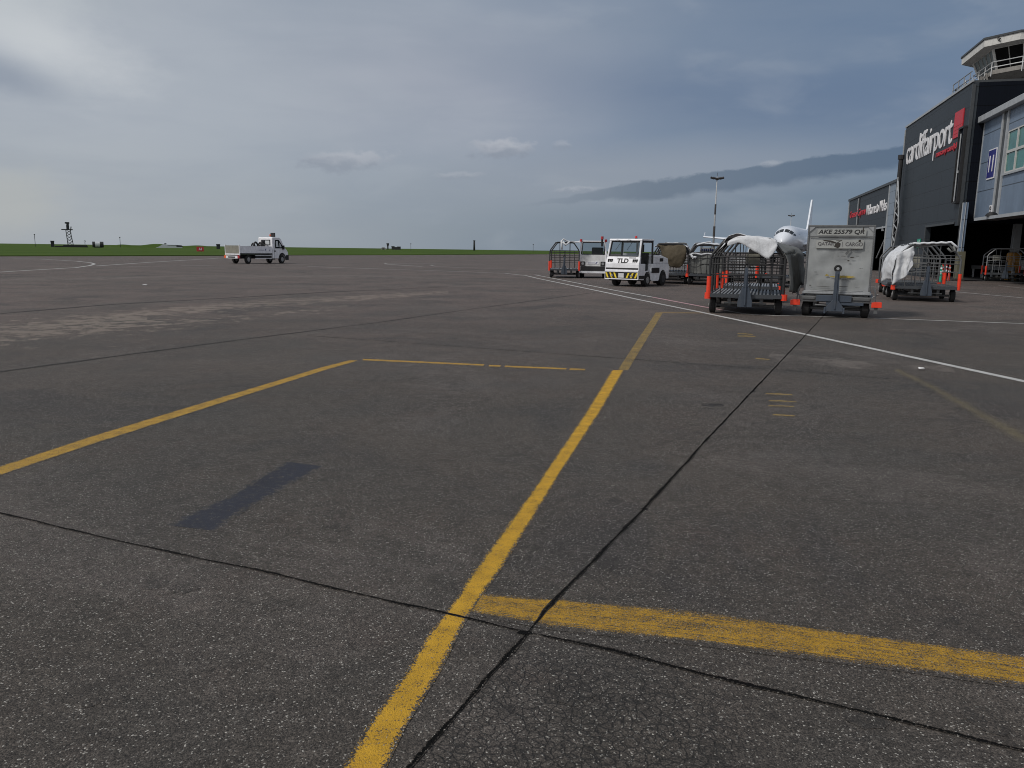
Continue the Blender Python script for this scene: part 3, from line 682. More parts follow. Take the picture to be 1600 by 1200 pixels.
# grey building with gate 11
P2 = 14.3
G = Bld('gate_building', 'blue grey panelled building on columns with green glazing and gate number', 'building', 52.35, P2)
lo_, hi2 = 3.66, 9.45
G.part('wall', 'clad_blue', [(49.25, 52.55, P2, P2+.3, lo_, hi2), (48.25, 49.25, P2, P2+.3, lo_, hi2), (42.2, 48.25, P2, P2+.3, lo_, 5.88), (42.2, 48.25, P2, P2+.3, 8.12, hi2), (30, 42.2, P2, P2+.3, lo_, hi2)])
G.part('gutter', 'trim_grey', [(29.9, 53.3, P2-.36, P2+.02, 9.2, 9.55)], bevel=.03)
G.part('roof', 'trim_dark', [(30, 52.6, P2+.02, 34, 9.40, 9.5)])
G.part('pier', 'trim_grey', [(49.05, 49.28, P2-.10, P2-.003, 3.5, 9.2), (48.32, 48.52, P2-.08, P2-.003, 3.7, 9.2)])
G.part('pier', 'trim_dark', [(48.54, 49.03, P2-.05, P2-.003, 3.6, 9.2)])
G.part('wall_edge', 'trim_grey', [(52.55, 52.63, P2-.04, P2+.2, lo_, 9.2), (49.3, 52.5, P2-.03, P2-.003, lo_-.05, lo_+.03)])
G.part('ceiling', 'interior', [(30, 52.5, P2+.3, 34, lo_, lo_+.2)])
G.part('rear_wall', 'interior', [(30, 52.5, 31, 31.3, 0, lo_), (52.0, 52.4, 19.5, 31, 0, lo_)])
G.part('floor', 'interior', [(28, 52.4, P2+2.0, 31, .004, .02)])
G.part('canopy', 'trim_dark', [(30, 48.3, P2-1.1, P2-.003, 3.42, 3.52)])
G.part('canopy_edge', 'trim_grey', [(30, 48.35, P2-1.16, P2-1.1, 3.40, 3.56)])
win = None
for (a, c_) in ((42.3, 48.2),):
    n = 4; wd = (c_-a)/n
    for i in range(n):
        for j in range(2):
            qa, qb, ha, hb = a+i*wd, a+(i+1)*wd, 5.9+j*1.1, 5.9+(j+1)*1.1
            fr = G.part('window', 'white_rail_part', [(qa, qa+.07, P2-.03, P2+.12, ha, hb), (qb-.07, qb, P2-.03, P2+.12, ha, hb), (qa+.07, qb-.07, P2-.03, P2+.12, ha, ha+.07), (qa+.07, qb-.07, P2-.03, P2+.12, hb-.07, hb)])
            G.part('pane', 'green_glass', [(qa+.07, qb-.07, P2+.03, P2+.06, ha+.07, hb-.07)], fr)
G.part('window_sill', 'trim_grey', [(42.2, 48.25, P2-.10, P2-.004, 5.78, 5.88)])
gs = thing('gate_sign', 'dark blue sign with white number 11 on the grey wall', 'sign', AV*50.4+NV*P2, ROTB)
b = MB(); b.box(-.66, .66, .005, .05, 5.80, 7.46); b.build('sign_border', 'sign_white', gs)
b = MB(); b.box(-.62, .60, .051, .06, 5.88, 7.40); b.build('sign_panel', 'sign_blue', gs)
text_obj('11', 'number', 'sign_white', gs, (.36, .062, 6.2), (-1, 0, 0), (0, 0, 1), .72, .9, bold=.02, ext=.01)
# items on the canopy edge
sp = thing('notice_plate', 'small white notice plate standing on the canopy edge', 'sign', AV*46.6+NV*(P2-.9), ROTB)
b = MB(); b.box(-.2, .2, -.02, .02, 3.53, 4.15); b.build('plate', 'sign_white', sp)
b = MB(); b.ring((0, .025, 3.98), .09, .022, 'y', 16, 6); b.box(-.13, .13, .021, .03, 3.66, 3.72); b.box(-.13, .13, .021, .03, 3.78, 3.82); b.build('marking', 'ink', sp)
lm = thing('flood_lamp', 'rounded dark flood lamp on the canopy edge beside the notice', 'lamp', AV*46.0+NV*(P2-1.0), ROTB)
b = MB(); 
for k in range(6):
    a0 = math.pi/2*k/6; a1 = math.pi/2*(k+1)/6
    b.tube([(0, 0, 3.55+.22*math.sin(a0)), (0, 0, 3.55+.22*math.sin(a1))], .3*math.cos(a0), 14, r1=max(.01, .3*math.cos(a1)))
b.build('lamp_body', 'black_frame', lm, smooth=True); b = MB(); b.tube([(.3, 0, 3.55), (.5, 0, 3.72)], .06, 8); b.build('bracket', 'trim_dark', lm)
# columns under the grey building
for (q, p_, lab, gm) in ((55.3, 17.5, 'steel column rising from the yellow guard under the grey building', 'guard_yellow'),):
    c0 = thing('support_column', lab, 'column', AV*q+NV*p_, ROTB)
    b = MB(); b.box(-.139, .139, -.04, .04, 1.75, 3.5); b.box(-.20, -.14, -.2, .2, 1.75, 3.5); b.box(.14, .20, -.2, .2, 1.75, 3.5); b.build('column_shaft', 'trim_grey', c0)
    b = MB(); b.box(-.42, .42, -.32, .32, 0, 1.75); b.build('column_guard', gm, c0, bevel=.12)
    b = MB(); b.box(-.45, .45, .325, .335, .9, .96); b.box(-.45, .45, .325, .335, .35, .41); b.box(.425, .435, -.3, .3, .9, .96); b.build('guard_strap', 'trim_dark', c0)
gr = thing('guard_rail', 'low grey guard rail inside the undercroft behind the parked carts', 'rail', AV*60.4+NV*17.0, ROTB)
b = MB()
for q in (-7, -5, -3, -1, 0.9): b = MB(); b.box(q, q+.1, -.05, .05, 0, .8); b.build('rail_post', 'trim_grey', gr)
b = MB(); b.box(-7.2, 1.2, .05, .09, .62, .86); b.build('rail_beam', 'galv_dark', gr)

# ------------------------------------------------------------------ control tower cab on the dark building
S1, S2, Q1, Q2, ch = 51.98, 59.4, 14.0, 21.6, 1.42
CT = Bld('control_tower', 'grey octagonal control tower cab with outward leaning windows above the terminal', 'control tower', 56.3, 17.8)
CT.e.location.z = 11.62
def octo(off):                       # corner points (s, p) of the chamfered square, shrunk by off
    a, b_, c_, d = S1+off, S2-off, Q1+off, Q2-off; k = ch-off*.3
    return [(a, c_+k), (a+k, c_), (b_-k, c_), (b_, c_+k), (b_, d-k), (b_-k, d), (a+k, d), (a, d-k)]
def shell(b, o0, h0, o1, h1, cap=False):
    A_, B_ = octo(o0), octo(o1)
    for k in range(8):
        j = (k+1) % 8
        b.face([CT.pt(*A_[k], h0-11.62), CT.pt(*A_[j], h0-11.62), CT.pt(*B_[j], h1-11.62), CT.pt(*B_[k], h1-11.62)])
    if cap: b.face([CT.pt(*q, h1-11.62) for q in B_])
b = MB(); b.face([CT.pt(*q, 11.64-11.62) for q in octo(1.7)]); shell(b, 1.7, 11.64, 1.25, 11.8); shell(b, 1.25, 11.8, .78, 12.12); shell(b, .78, 12.12, .72, 12.14); shell(b, .72, 12.14, .72, 12.38); shell(b, .72, 12.38, 1.0, 12.4); shell(b, 1.0, 12.4, 1.0, 12.42, True); b.build('cab_base', 'slab_grey', CT.e)
b = MB(); shell(b, .60, 13.55, .02, 13.60); shell(b, .02, 13.60, .0, 13.98); shell(b, .0, 13.98, .3, 14.1, True); b.face([CT.pt(*q, 13.55-11.62) for q in octo(.60)]); b.build('cab_roof', 'tower_paint', CT.e)
b = MB(); shell(b, -.05, 13.985, -.05, 14.10); shell(b, -.05, 14.1, .4, 14.14, True); b.build('roof_capping', 'trim_dark', CT.e)
A_, B_ = octo(1.02), octo(.62)
for k in range(8):
    j = (k+1) % 8; n = 2 if k in (0, 2+5, 4, 6) and False else None
    ln = math.dist(A_[k], A_[j]); n = 2 if ln < 2.4 else 5
    for i in range(n):
        f0, f1 = i/n, (i+1)/n
        def E_(L, f, h): return CT.pt(L[k][0]+(L[j][0]-L[k][0])*f, L[k][1]+(L[j][1]-L[k][1])*f, h-11.62)
        a0, a1, b1, b0 = E_(A_, f0, 12.42), E_(A_, f1, 12.42), E_(B_, f1, 13.56), E_(B_, f0, 13.56)
        bb = MB(); r_ = .035
        for (u_, v_) in ((a0, b0), (a1, b1), (a0, a1), (b0, b1)): bb.tube([u_, v_], r_ if v_ is not b0 else r_, 4)
        w1 = bb.build('window', 'tower_paint', CT.e)
        bb = MB(); cc_ = (a0+a1+b0+b1)/4
        bb.face([cc_+(q-cc_)*.985 for q in (a0, a1, b1, b0)]); bb.build('pane', 'tower_side_glass' if k == 1 else 'tower_glass', w1)
    bb = MB(); bb.tube([CT.pt(*A_[k], 12.40-11.62), CT.pt(*B_[k], 13.56-11.62)], .085, 6); bb.build('corner_mullion', 'tower_paint', CT.e)
# walkway rail
O_ = octo(.66); b = MB()
for k in range(8):
    j = (k+1) % 8
    for h in (12.52, 12.82): b.tube([CT.pt(*O_[k], h-11.62), CT.pt(*O_[j], h-11.62)], .028, 6)
    n = max(1, round(math.dist(O_[k], O_[j])/1.3))
    for i in range(n):
        f = i/n; b.tube([CT.pt(O_[k][0]+(O_[j][0]-O_[k][0])*f, O_[k][1]+(O_[j][1]-O_[k][1])*f, 12.02-11.62), CT.pt(O_[k][0]+(O_[j][0]-O_[k][0])*f, O_[k][1]+(O_[j][1]-O_[k][1])*f, 12.82-11.62)], .024, 6)
b.build('walkway_rail', 'rail_white', CT.e)
b = MB()
for (q, p_) in ((54.6, 14.8), (55.6, 14.8), (57.1, 14.8), (58.2, 14.8)):
    b.tube([CT.pt(q, p_, .0), CT.pt(q, p_-.2, .75)], .05, 6); b.tube([CT.pt(q, p_-.2, .75), CT.pt(q+.35, p_-.25, .35)], .03, 6)
b.build('support_bracket', 'slab_grey', CT.e)
text_obj('27', 'bearing_mark', 'ink', CT.e, CT.pt(52.72, 14.665-.02, 13.68-11.62), (-.70, .70, 0), (0, 0, 1), .34, .2, bold=.01, ext=.02)
b = MB(); b.tube([CT.pt(58.9, 14.6, 0), CT.pt(58.9, 14.6, 1.2)], .04, 6); b.build('aerial', 'rail_white', CT.e)
# ------------------------------------------------------------------ ground support equipment
def wheel(parent, x, y, r, wd, name='wheel', hubmat='hub', side=1):
    b = cylx(r, -wd/2, wd/2, 22); b.tube([(-wd/2-.012, 0, 0), (wd/2+.012, 0, 0)], r*.8, 22)
    o = b.build(name, 'tyre', parent, loc=(x, y, r), bevel=.01)
    h = MB(); h.tube([(-wd/2-.02, 0, 0), (wd/2+.02, 0, 0)], r*.52, 18); h.tube([(-wd/2-.035, 0, 0), (wd/2+.035, 0, 0)], r*.2, 10)
    h.build('hub', hubmat, o); return o
def curtain(fn, nu, nv, name, m, parent, amp=.03, fs=3.0, seed=0):
    def f(u, v):
        p = Vector(fn(u, v)); q = p*fs+Vector((seed, seed*1.7, 0))
        d = Vector((noise.noise(q), noise.noise(q+Vector((9, 2, 4))), noise.noise(q+Vector((1, 8, 5)))))
        d2 = Vector((noise.noise(q*3), noise.noise(q*3+Vector((4, 4, 1))), noise.noise(q*3.1)))
        return p + d*amp*2 + d2*amp*.7
    b = MB(); b.grid(f, nu, nv); return b.build(name, m, parent, smooth=True, solid=.008)
def poly_at(pts, f):
    L = [0]
    for a, c_ in zip(pts, pts[1:]): L.append(L[-1]+math.dist(a, c_))
    t_ = f*L[-1]
    for k in range(len(pts)-1):
        if t_ <= L[k+1] or k == len(pts)-2:
            g = (t_-L[k])/(L[k+1]-L[k]); return tuple(a+(c_-a)*g for a, c_ in zip(pts[k], pts[k+1]))
def cart(label, loc, rz, group, W=1.72, L=2.9, dz=.50, H=1.83, bend=1.42, xi=.56, frame='black_frame', hoops=(0, .27, .52, 1.0), sleeves='L', slats='galv', bar=True, plate=False, barh=1.15, endz=1.40):
    t_ = thing('baggage_cart', label, 'baggage cart', loc, rz, group)
    w2 = W/2
    b = MB(); b.box(-w2, w2, 0, .06, dz-.09, dz); b.box(-w2, w2, L-.06, L, dz-.09, dz); b.box(-w2, -w2+.06, .06, L-.06, dz-.09, dz); b.box(w2-.06, w2, .06, L-.06, dz-.09, dz)
    b.build('deck_frame', 'dark_steel', t_)
    b = MB(); n = 19; sw = (W-.14)/n
    for k in range(n):
        x = -w2+.07+k*sw
        b.box(x+sw*.25, x+sw*.75, .06, L-.06, dz-.03, dz-.004)
    b.build('deck', slats, t_)
    b = MB(); b.box(-w2+.06, w2-.06, .061, L-.061, dz-.05, dz-.035); b.build('deck_sheet', 'black_frame', t_)
    b = MB()
    for x in (-.42, .34): b.box(x, x+.08, .1, L-.1, dz-.20, dz-.10)
    for y in (.42, L-.5):
        b.tube([(-w2+.12, y, .2), (w2-.12, y, .2)], .035, 8)
        for x in (-.42, .34): b.box(x, x+.08, y-.25, y+.25, .21, .27); b.box(x+.01, x+.07, y-.3, y-.22, .25, dz-.2); b.box(x+.01, x+.07, y+.22, y+.3, .25, dz-.2)
    b.tube([(-.5, .12, .27), (.5, .12, .27)], .025, 6); b.build('chassis', 'galv_dark', t_)
    for x in (-w2+.10, w2-.10):
        for y in (.42, L-.5): wheel(t_, x, y, .20, .13)
    for y, nm in ((.03, 'front_grille'), (L-.03, 'rear_grille')):
        b = MB(); rr = .024
        out = [(-w2+.02, y, dz), (-w2+.02, y, bend-.05), (-w2+.07, y, bend+.06), (-xi, y, H-.03), (-xi+.1, y, H), (xi-.1, y, H), (xi, y, H-.03), (w2-.07, y, bend+.06), (w2-.02, y, bend-.05), (w2-.02, y, dz)]
        b.tube(out, rr+.008, 8)
        nv_ = 6
        for k in range(1, nv_):
            x = -w2+W*k/nv_; zt = H if abs(x) < xi-.05 else H-(abs(x)-xi)*(H-bend)/(w2-xi)
            b.tube([(x, y, dz), (x, y, min(zt, endz+.08 if k % 2 else zt))], .012, 5)
        for z in (endz-.78+.35, endz-.45+.28, endz, endz+.10) if nm == 'front_grille' else (dz+.3, dz+.6, endz):
            b.tube([(-w2+.02, y, z), (w2-.02, y, z)], .015, 5)
        b.build(nm, frame, t_)
    for sd_ in (-1, 1):
        for k, f in enumerate(hoops):
            y = .03+f*(L-.06)
            if 0 < f < 1:
                b = MB(); b.tube([(sd_*(w2-.02), y, dz-.05), (sd_*(w2-.02), y, bend-.10), (sd_*(w2-.06), y, bend+.04), (sd_*(xi+.02), y, H-.05), (sd_*xi, y, H-.02)], .030, 8)
                p_ = b.build('side_hoop', frame, t_)
            else: p_ = t_
            if sleeves == 'B' or (sleeves == 'L' and sd_ < 0) or (sleeves == 'R' and sd_ > 0):
                b = MB(); b.tube([(sd_*(w2-.005), y, dz-.10), (sd_*(w2-.005), y, dz+.42)], .052, 10); b.build('sleeve', 'orange_red', p_)
            elif 0 in (f,) or f == 1.0:
                b = MB(); b.tube([(sd_*(w2+.01), y+.02, dz-.13), (sd_*(w2+.01), y+.02, dz+.02)], .075, 10); b.build('corner_buffer', 'orange_red', t_)
    b = MB()
    for x in (-xi, 0, xi): b.tube([(x, .03, H-.01), (x, L-.03, H-.01)], .022, 8)
    for x in (-w2+.02, w2-.02): b.tube([(x, .03, bend-.06), (x, L-.03, bend-.06)], .016, 6)
    b.build('roof_rail', frame, t_)
    if plate:
        b = MB(); b.box(-.13, .26, L-.075, L-.06, 1.15, 1.48); b.build('label_plate', 'plate_beige', t_)
    if bar:
        b = MB(); b.prism([(-.17, dz-.30), (.17, dz-.30), (.17, dz-.16), (.085, dz+.18), (-.085, dz+.18), (-.17, dz-.16)], -.16, -.12, 'y')
        b.prism([(-.06, dz+.18), (.06, dz+.18), (.035, barh), (-.035, barh)], -.17, -.10, 'y'); b.box(-.02, .02, -.20, -.17, dz-.26, dz+.5)
        tb = b.build('tow_bar', 'tow_steel', t_, bevel=.008)
        b = MB(); b.ring((0, -.135, barh+.05), .05, .02, 'y', 16, 6); b.build('tow_eye', 'black_frame', tb)
    return t_
CG = 'open frame baggage carts standing on the apron'
def near_loc(xl, yl, xr, yr):       # front corners on the ground -> centre, width, heading
    a, c_ = gp(xl, yl), gp(xr, yr); return (a+c_)/2, (c_-a).length
# 1. nearest cart
c1, _ = near_loc(1112, 490.5, 1214, 493.5)
k1 = cart('nearest baggage cart with bowed black hoops, orange sleeves and a torn white cover', c1, -azim(1206), CG, W=1.78, plate=True, L=3.1, hoops=(0, .33, .66, 1.0), sleeves='')
for y_ in (.03, 3.07):
    b = MB(); b.tube([(-.885, y_, .40), (-.885, y_, .92)], .055, 10); b.build('sleeve', 'orange_red', k1)
k1b = cart('baggage cart coupled behind the nearest one, its left sleeves just showing', c1 + Vector((math.sin(azim(1206)), math.cos(azim(1206)), 0))*5.1, -azim(1206), CG, W=1.72, L=2.6, sleeves='L', hoops=(0, 1.0), bar=False)
def cov1(u, v):       # u along length, v across
    y = -.06 + u*2.75
    prof = [(-.74, 1.60), (-.56, 1.86), (-.35, 1.93), (0, 1.89), (.35, 1.86), (.62, 1.82)] if u > .35 else [(-.60, 1.72), (-.50, 1.86), (-.28, 1.92), (.05, 1.86), (.40, 1.80), (.66, 1.76)]
    x, z = poly_at(prof, v)
    return (x, y, z+.04*math.sin(u*9+v*4))
curtain(cov1, 26, 22, 'cover', 'tarp_white', k1, .022, 2.4, 1)
def flap1(u, v):      # front flap hanging over the front grille, deepest to the right
    x = -.50+u*1.14; drop = (.10+.40*min(1, u/.86)) if u < .86 else .50-.30*(u-.86)/.14
    zt = (1.74+.19*min(1, u/.26) if u < .26 else 1.93-.14*(u-.26))+.015
    return (x, -.06-.05*math.sin(v*2), zt-v*drop)
curtain(flap1, 22, 8, 'cover_flap', 'tarp_white', k1, .024, 4, 4)
def side1(u, v):
    y = .0+u*2.6
    x, z = poly_at([(.56, 1.84), (.88, 1.66), (1.02, 1.48), (1.10, 1.1), (1.14, .62-.10*math.sin(u*5))], v)
    x += (.34*u)*(1 if v > .3 else v/.3) - (.13 if v > .3 else 0)*(1-u)
    return (x+.05*math.sin(u*17)*v, y, z-.12*(1-u)*(v < .35))
curtain(side1, 40, 22, 'side_curtain', 'tarp_grey', k1, .022, 3, 8)
# 2. cart behind it
c2, _ = near_loc(1183, 449, 1240, 449.7)
k2 = cart('baggage cart half hidden behind the nearest one with orange sleeves on its right', c2, -azim(1225), CG, sleeves='B', bar=False, hoops=(0, .5, 1.0), W=1.70)
curtain(lambda u, v: (poly_at([(-.86, 1.42), (-.55, 1.83), (0, 1.90), (.52, 1.83), (.84, 1.47)], v)[0], u*2.8, poly_at([(-.86, 1.42), (-.55, 1.86), (0, 1.90), (.52, 1.86), (.84, 1.50)], v)[1]), 18, 20, 'cover', 'tarp_grey', k2, .02, 2.5, 3)
# 3. right cart with the white cover
c3, _ = near_loc(1398, 470.5, 1491, 472.5)
k3 = cart('baggage cart right of the container with a white cover bunched over its left side', c3, -azim(1255), CG, W=1.90, sleeves='R', hoops=(0, 1.0), frame='galv_dark', slats='galv_dark', H=1.86, bend=1.40)
def cov3(u, v):
    y = .02+u*2.85
    x, z = poly_at([(-.98, .56+.10*math.sin(u*9)), (-1.03, .9), (-1.0, 1.30), (-.88, 1.55), (-.54, 1.80), (-.42, 1.88)], v)
    k = (1-v)*.10*math.sin(u*15+v*2)
    return (x-.06+k-(.10*(1-v)*math.sin(u*4)), y, z+.03*math.sin(u*8))
curtain(cov3, 46, 26, 'cover', 'tarp_white', k3, .03, 2.6, 6)
def front3(u, v):
    return (-.99+u*.50+.03*math.sin(v*5), -.05-.05*math.sin(u*10), 1.50+.30*u-v*(.98-.10*u))
curtain(front3, 16, 20, 'cover_flap', 'tarp_white', k3, .02, 3, 2)
curtain(lambda u, v: (-.62+u*.16+.03*math.sin(v*9), -.07, 1.62-v*(.75-.3*u)), 6, 12, 'cover_flap', 'tarp_white', k3, .02, 4, 5)
b = MB(); pts = [(-.52+1.1*k/16, -.04+.02*math.sin(k*1.3), 1.87+.045*k/16+.012*math.sin(k*1.7)) for k in range(17)] + [(.68, -.03, 1.84), (.80, -.02, 1.74)]
b.tube(pts, .036, 8); b.build('rolled_cover', 'tarp_white', k3, smooth=True)
b = MB(); b.tube([(.5, -.05, 1.74), (.60, -.07, 1.62), (.72, -.06, 1.66), (.66, -.05, 1.80)], .035, 8); b.build('rolled_cover', 'tarp_grey', k3, smooth=True)
b = MB(); b.box(-.30, .10, 2.80, 2.82, 1.05, 1.45); b.build('label_plate', 'plate_beige', k3)
k3b = cart('empty dark baggage cart coupled behind the white covered cart on the right', k3.location + Vector((math.sin(azim(1255))*3.7, math.cos(azim(1255))*3.7, 0)), -azim(1262), CG, W=1.8, sleeves='', hoops=(0, .5, 1.0), frame='galv_dark', slats='galv_dark', bar=False)
# 4. far left cart
c4, _ = near_loc(859.5, 434.0, 903, 434.8)
k4 = cart('slim framed baggage cart at the far left end of the row, twisted cover on top', c4, -azim(905), CG, W=1.66, sleeves='B', hoops=(0, 1.0), L=2.8, H=1.95, bend=1.50, xi=.50)
b = MB(); b.tube([(-.16, -.03, 1.55), (-.18, -.03, 2.02), (-.08, 0, 2.12), (.08, .05, 2.04), (.25, .1, 1.97), (.55, .1, 1.95), (.8, .2, 1.96)], .06, 8, r1=.03); b.tube([(-.12, -.03, 1.98), (.05, -.02, 1.80), (.18, 0, 1.90), (.3, .1, 2.0)], .055, 8); b.build('rolled_cover', 'tarp_white', k4, smooth=True)
curtain(lambda u, v: (.1+u*.75, .1+v*1.6, 1.99+.04*math.sin(u*6+v*5)), 10, 14, 'cover', 'tarp_white', k4, .03, 3, 9)
# 5. carts between tractor and nearest cart
c5, _ = near_loc(1019, 443.2, 1073, 444)
k5 = cart('baggage cart behind the big tractor with a sagging brown cover', c5, -azim(1120), CG, W=1.66, sleeves='R', hoops=(0, .5, 1.0), bar=False)
def cov5(u, v):
    zt = 1.86-.10*max(0, u-.8)*5; drop = .98*math.exp(-((u-.60)/.42)**4)+.10*math.sin(u*9)*.3+.10
    return (-.62+u*1.33, -.06-.10*math.sin(v*3), zt-v*drop)
curtain(cov5, 26, 18, 'cover', 'tarp_brown', k5, .03, 2.6, 11)
b = MB(); b.tube([(-.6, -.06, 1.87), (.5, -.06, 1.86)], .05, 8); b.build('rolled_cover', 'black_frame', k5)
curtain(lambda u, v: (-.82+u*1.6, .1+v*2.6, 1.90-.25*abs(u-.5)**2*4*.6), 16, 14, 'top_sheet', 'tarp_white', k5, .02, 2.4, 12)
c6, _ = near_loc(1076, 445.3, 1129, 446.2)
k6 = cart('baggage cart hung with a flat dark grey curtain beside the brown covered one', c6, -azim(1130), CG, W=1.70, sleeves='', hoops=(0, .5, 1.0), bar=False)
curtain(lambda u, v: (-.80+u*1.56, .10+.05*math.sin(u*9), 1.42-.05*math.sin(u*3)-v*.88), 22, 14, 'side_curtain', 'tarp_grey', k6, .02, 3, 14)
b = MB(); b.tube([(-.72+.095*k, .06, 1.43+.03*math.sin(k)) for k in range(16)], .045, 8); b.build('rolled_cover', 'tarp_white', k6, smooth=True)
b = MB(); b.tube([(-.8+.06*k, .02+.03*math.sin(k*2), 1.38-.03*k+.04*math.sin(k*1.7)) for k in range(6)], .06, 8); b.build('rolled_cover', 'tarp_white', k6, smooth=True)
b = MB(); b.tube([(-.50, .0, 1.84), (-.05, .05, 1.96), (.12, .1, 1.98)], .03, 8); b.build('roof_batten', 'tarp_white', k6)
curtain(lambda u, v: (-.62+u*1.3, .15+v*2.4, 1.87+.10*math.sin(u*3.1)*math.sin(v*2)), 18, 14, 'cover', 'tarp_white', k6, .03, 2.4, 15)
b = MB(); b.box(-.42, .28, 2.76, 2.78, 1.5, 1.74); b.build('label_plate', 'label_strip', k6)
b = MB()
for k in range(6): b.box(-.34+k*.1, -.28+k*.1, 2.745, 2.758, 1.56, 1.68)
b.build('faded_mark', 'ink_blue', k6)
c7 = gp(1164, 446)
k7 = cart('dark slatted baggage cart seen through the hoops of the nearest cart', c7, -azim(1215), CG, W=1.7, sleeves='', hoops=(0, 1.0), bar=False, H=1.5, bend=1.2, endz=1.1)
b = MB()
for k in range(6): b.box(-.8, .8, -.03, .0, .58+k*.13, .65+k*.13)
b.build('slatted_side', 'galv', k7)
c9b = gp(1100, 439.5)
k9 = cart('farther white covered baggage cart just behind the grey curtained one', c9b, -azim(1150), CG, W=1.7, sleeves='', hoops=(0, 1.0), bar=False, frame='galv_dark', H=1.95, bend=1.5)
curtain(lambda u, v: (poly_at([(-.88, .9), (-.88, 1.5), (-.56, 1.97), (.56, 1.97), (.88, 1.5), (.88, 1.2)], v)[0], .0+u*2.7, poly_at([(-.88, .9), (-.88, 1.5), (-.56, 1.99), (.56, 1.99), (.88, 1.5), (.88, 1.2)], v)[1]), 18, 30, 'cover', 'tarp_white', k9, .025, 2.6, 31)
c9c = gp(1052, 438.5)
k10 = cart('farther pale covered baggage cart showing above the rear of the big tractor', c9c, -azim(1085), CG, W=1.7, sleeves='', hoops=(0, 1.0), bar=False, frame='galv_dark', H=1.95, bend=1.5)
curtain(lambda u, v: (poly_at([(-.88, .8), (-.88, 1.5), (-.56, 1.97), (.56, 1.97), (.88, 1.5), (.88, .8)], v)[0], .0+u*2.7, poly_at([(-.88, .8), (-.88, 1.5), (-.56, 1.99), (.56, 1.99), (.88, 1.5), (.88, .8)], v)[1]), 18, 30, 'cover', 'tarp_white', k10, .025, 2.6, 37)
b = MB()
for k in range(5): b.box(-.8, .8, -.03, .0, .58+k*.13, .65+k*.13)
b.build('slatted_side', 'galv', k10)
# 6. carts parked by the undercroft
c8, _ = near_loc(1540, 439.5, 1598, 441)
k8 = cart('baggage cart parked in front of the dark undercroft with a small beige plate', c8, -azim(1400), CG, W=2.0, L=2.4, sleeves='B', hoops=(0, 1.0), frame='galv', slats='galv_dark', H=1.95, bend=1.55, xi=.60)
b = MB(); b.box(-.72, -.30, .06, .08, 1.30, 1.55); b.build('label_plate', 'plate_beige', k8)
# ---- freight container on its dolly
ang = -azim(1345); a_, c_ = gp(1246, 494.5), gp(1361, 497.5); cd_ = (a_+c_)/2
dl = thing('container_dolly', 'low steel container dolly with orange corner blocks and an upright tow bar', 'dolly', cd_, ang)
W2 = .80
b = MB(); b.box(-W2-.02, W2+.02, -.02, .10, .36, .50); b.box(-W2-.02, W2+.02, 1.66, 1.78, .36, .50); b.box(-W2-.02, -W2+.08, .1, 1.66, .36, .50); b.box(W2-.08, W2+.02, .1, 1.66, .36, .50)
b.box(-W2+.05, -.46, -.05, -.021, .42, .49); b.box(.38, W2-.05, -.05, -.021, .42, .49)
for y in (.5, .9, 1.3): b.box(-W2+.08, W2-.08, y, y+.06, .38, .46)
b.build('dolly_frame', 'galv_dark', dl, bevel=.008)
b = MB(); b.box(-.43, .35, -.09, -.052, .38, .53); b.box(-.20, .62, -.07, -.051, .30, .375); b.build('front_plate', 'tow_steel', dl, bevel=.006)
b = MB()
for k in range(12): b.tube([(-W2+.1, .2+k*.125, .52), (W2-.1, .2+k*.125, .52)], .028, 8)
b.build('roller', 'galv', dl)
b = MB()
for y in (.28, 1.45): b.tube([(-.70, y, .2), (.70, y, .2)], .04, 8)
b.tube([(-.45, -.02, .29), (.15, -.03, .27)], .022, 6); b.tube([(.1, .02, .24), (.55, .02, .28)], .018, 6); b.box(-.5, -.42, .1, 1.66, .26, .36); b.box(.42, .5, .1, 1.66, .26, .36); b.build('chassis', 'galv_dark', dl)
for x in (-.66, .66):
    for y in (.28, 1.45): wheel(dl, x, y, .19, .15, hubmat='dark_steel')
for x in (-W2-.10, W2+.10):
    b = MB(); b.box(x-.11, x+.11, -.08, .06, .27, .39); b.box(x-.06, x+.10, -.085, .05, .39, .405); b.build('corner_block', 'orange_red', dl, bevel=.012)
    s_ = 1 if x > 0 else -1
    b = MB(); b.tube([(x-.03*s_, 0, .39), (x-.05*s_, 0, .62), (x-.10*s_, .03, .74)], .022, 6); b.tube([(x-.1*s_, .02, .5), (x+.02*s_, .02, .58)], .018, 6); b.box(x-.05, x+.03, -.03, .03, .13, .27); b.build('stop_lever', 'galv_dark', dl)
b = MB(); b.prism([(-.20, .155), (.18, .155), (.18, .26), (.06, .42), (.05, 1.10), (-.05, 1.10), (-.06, .42), (-.20, .26)], -.15, -.10, 'y'); b.box(-.02, .02, -.17, -.15, .2, 1.05)
b.box(-.24, -.20, -.16, -.09, .10, .24); b.box(.18, .22, -.16, -.09, .10, .24)
tb = b.build('tow_bar', 'tow_steel', dl, bevel=.006)
b = MB(); b.ring((0, -.125, 1.165), .062, .026, 'y', 20, 8); b.build('tow_eye', 'black_plain', tb); b = MB(); b.tube([(0, -.10, 1.165), (0, -.15, 1.165)], .03, 12); b.build('eye_insert', 'galv', tb)
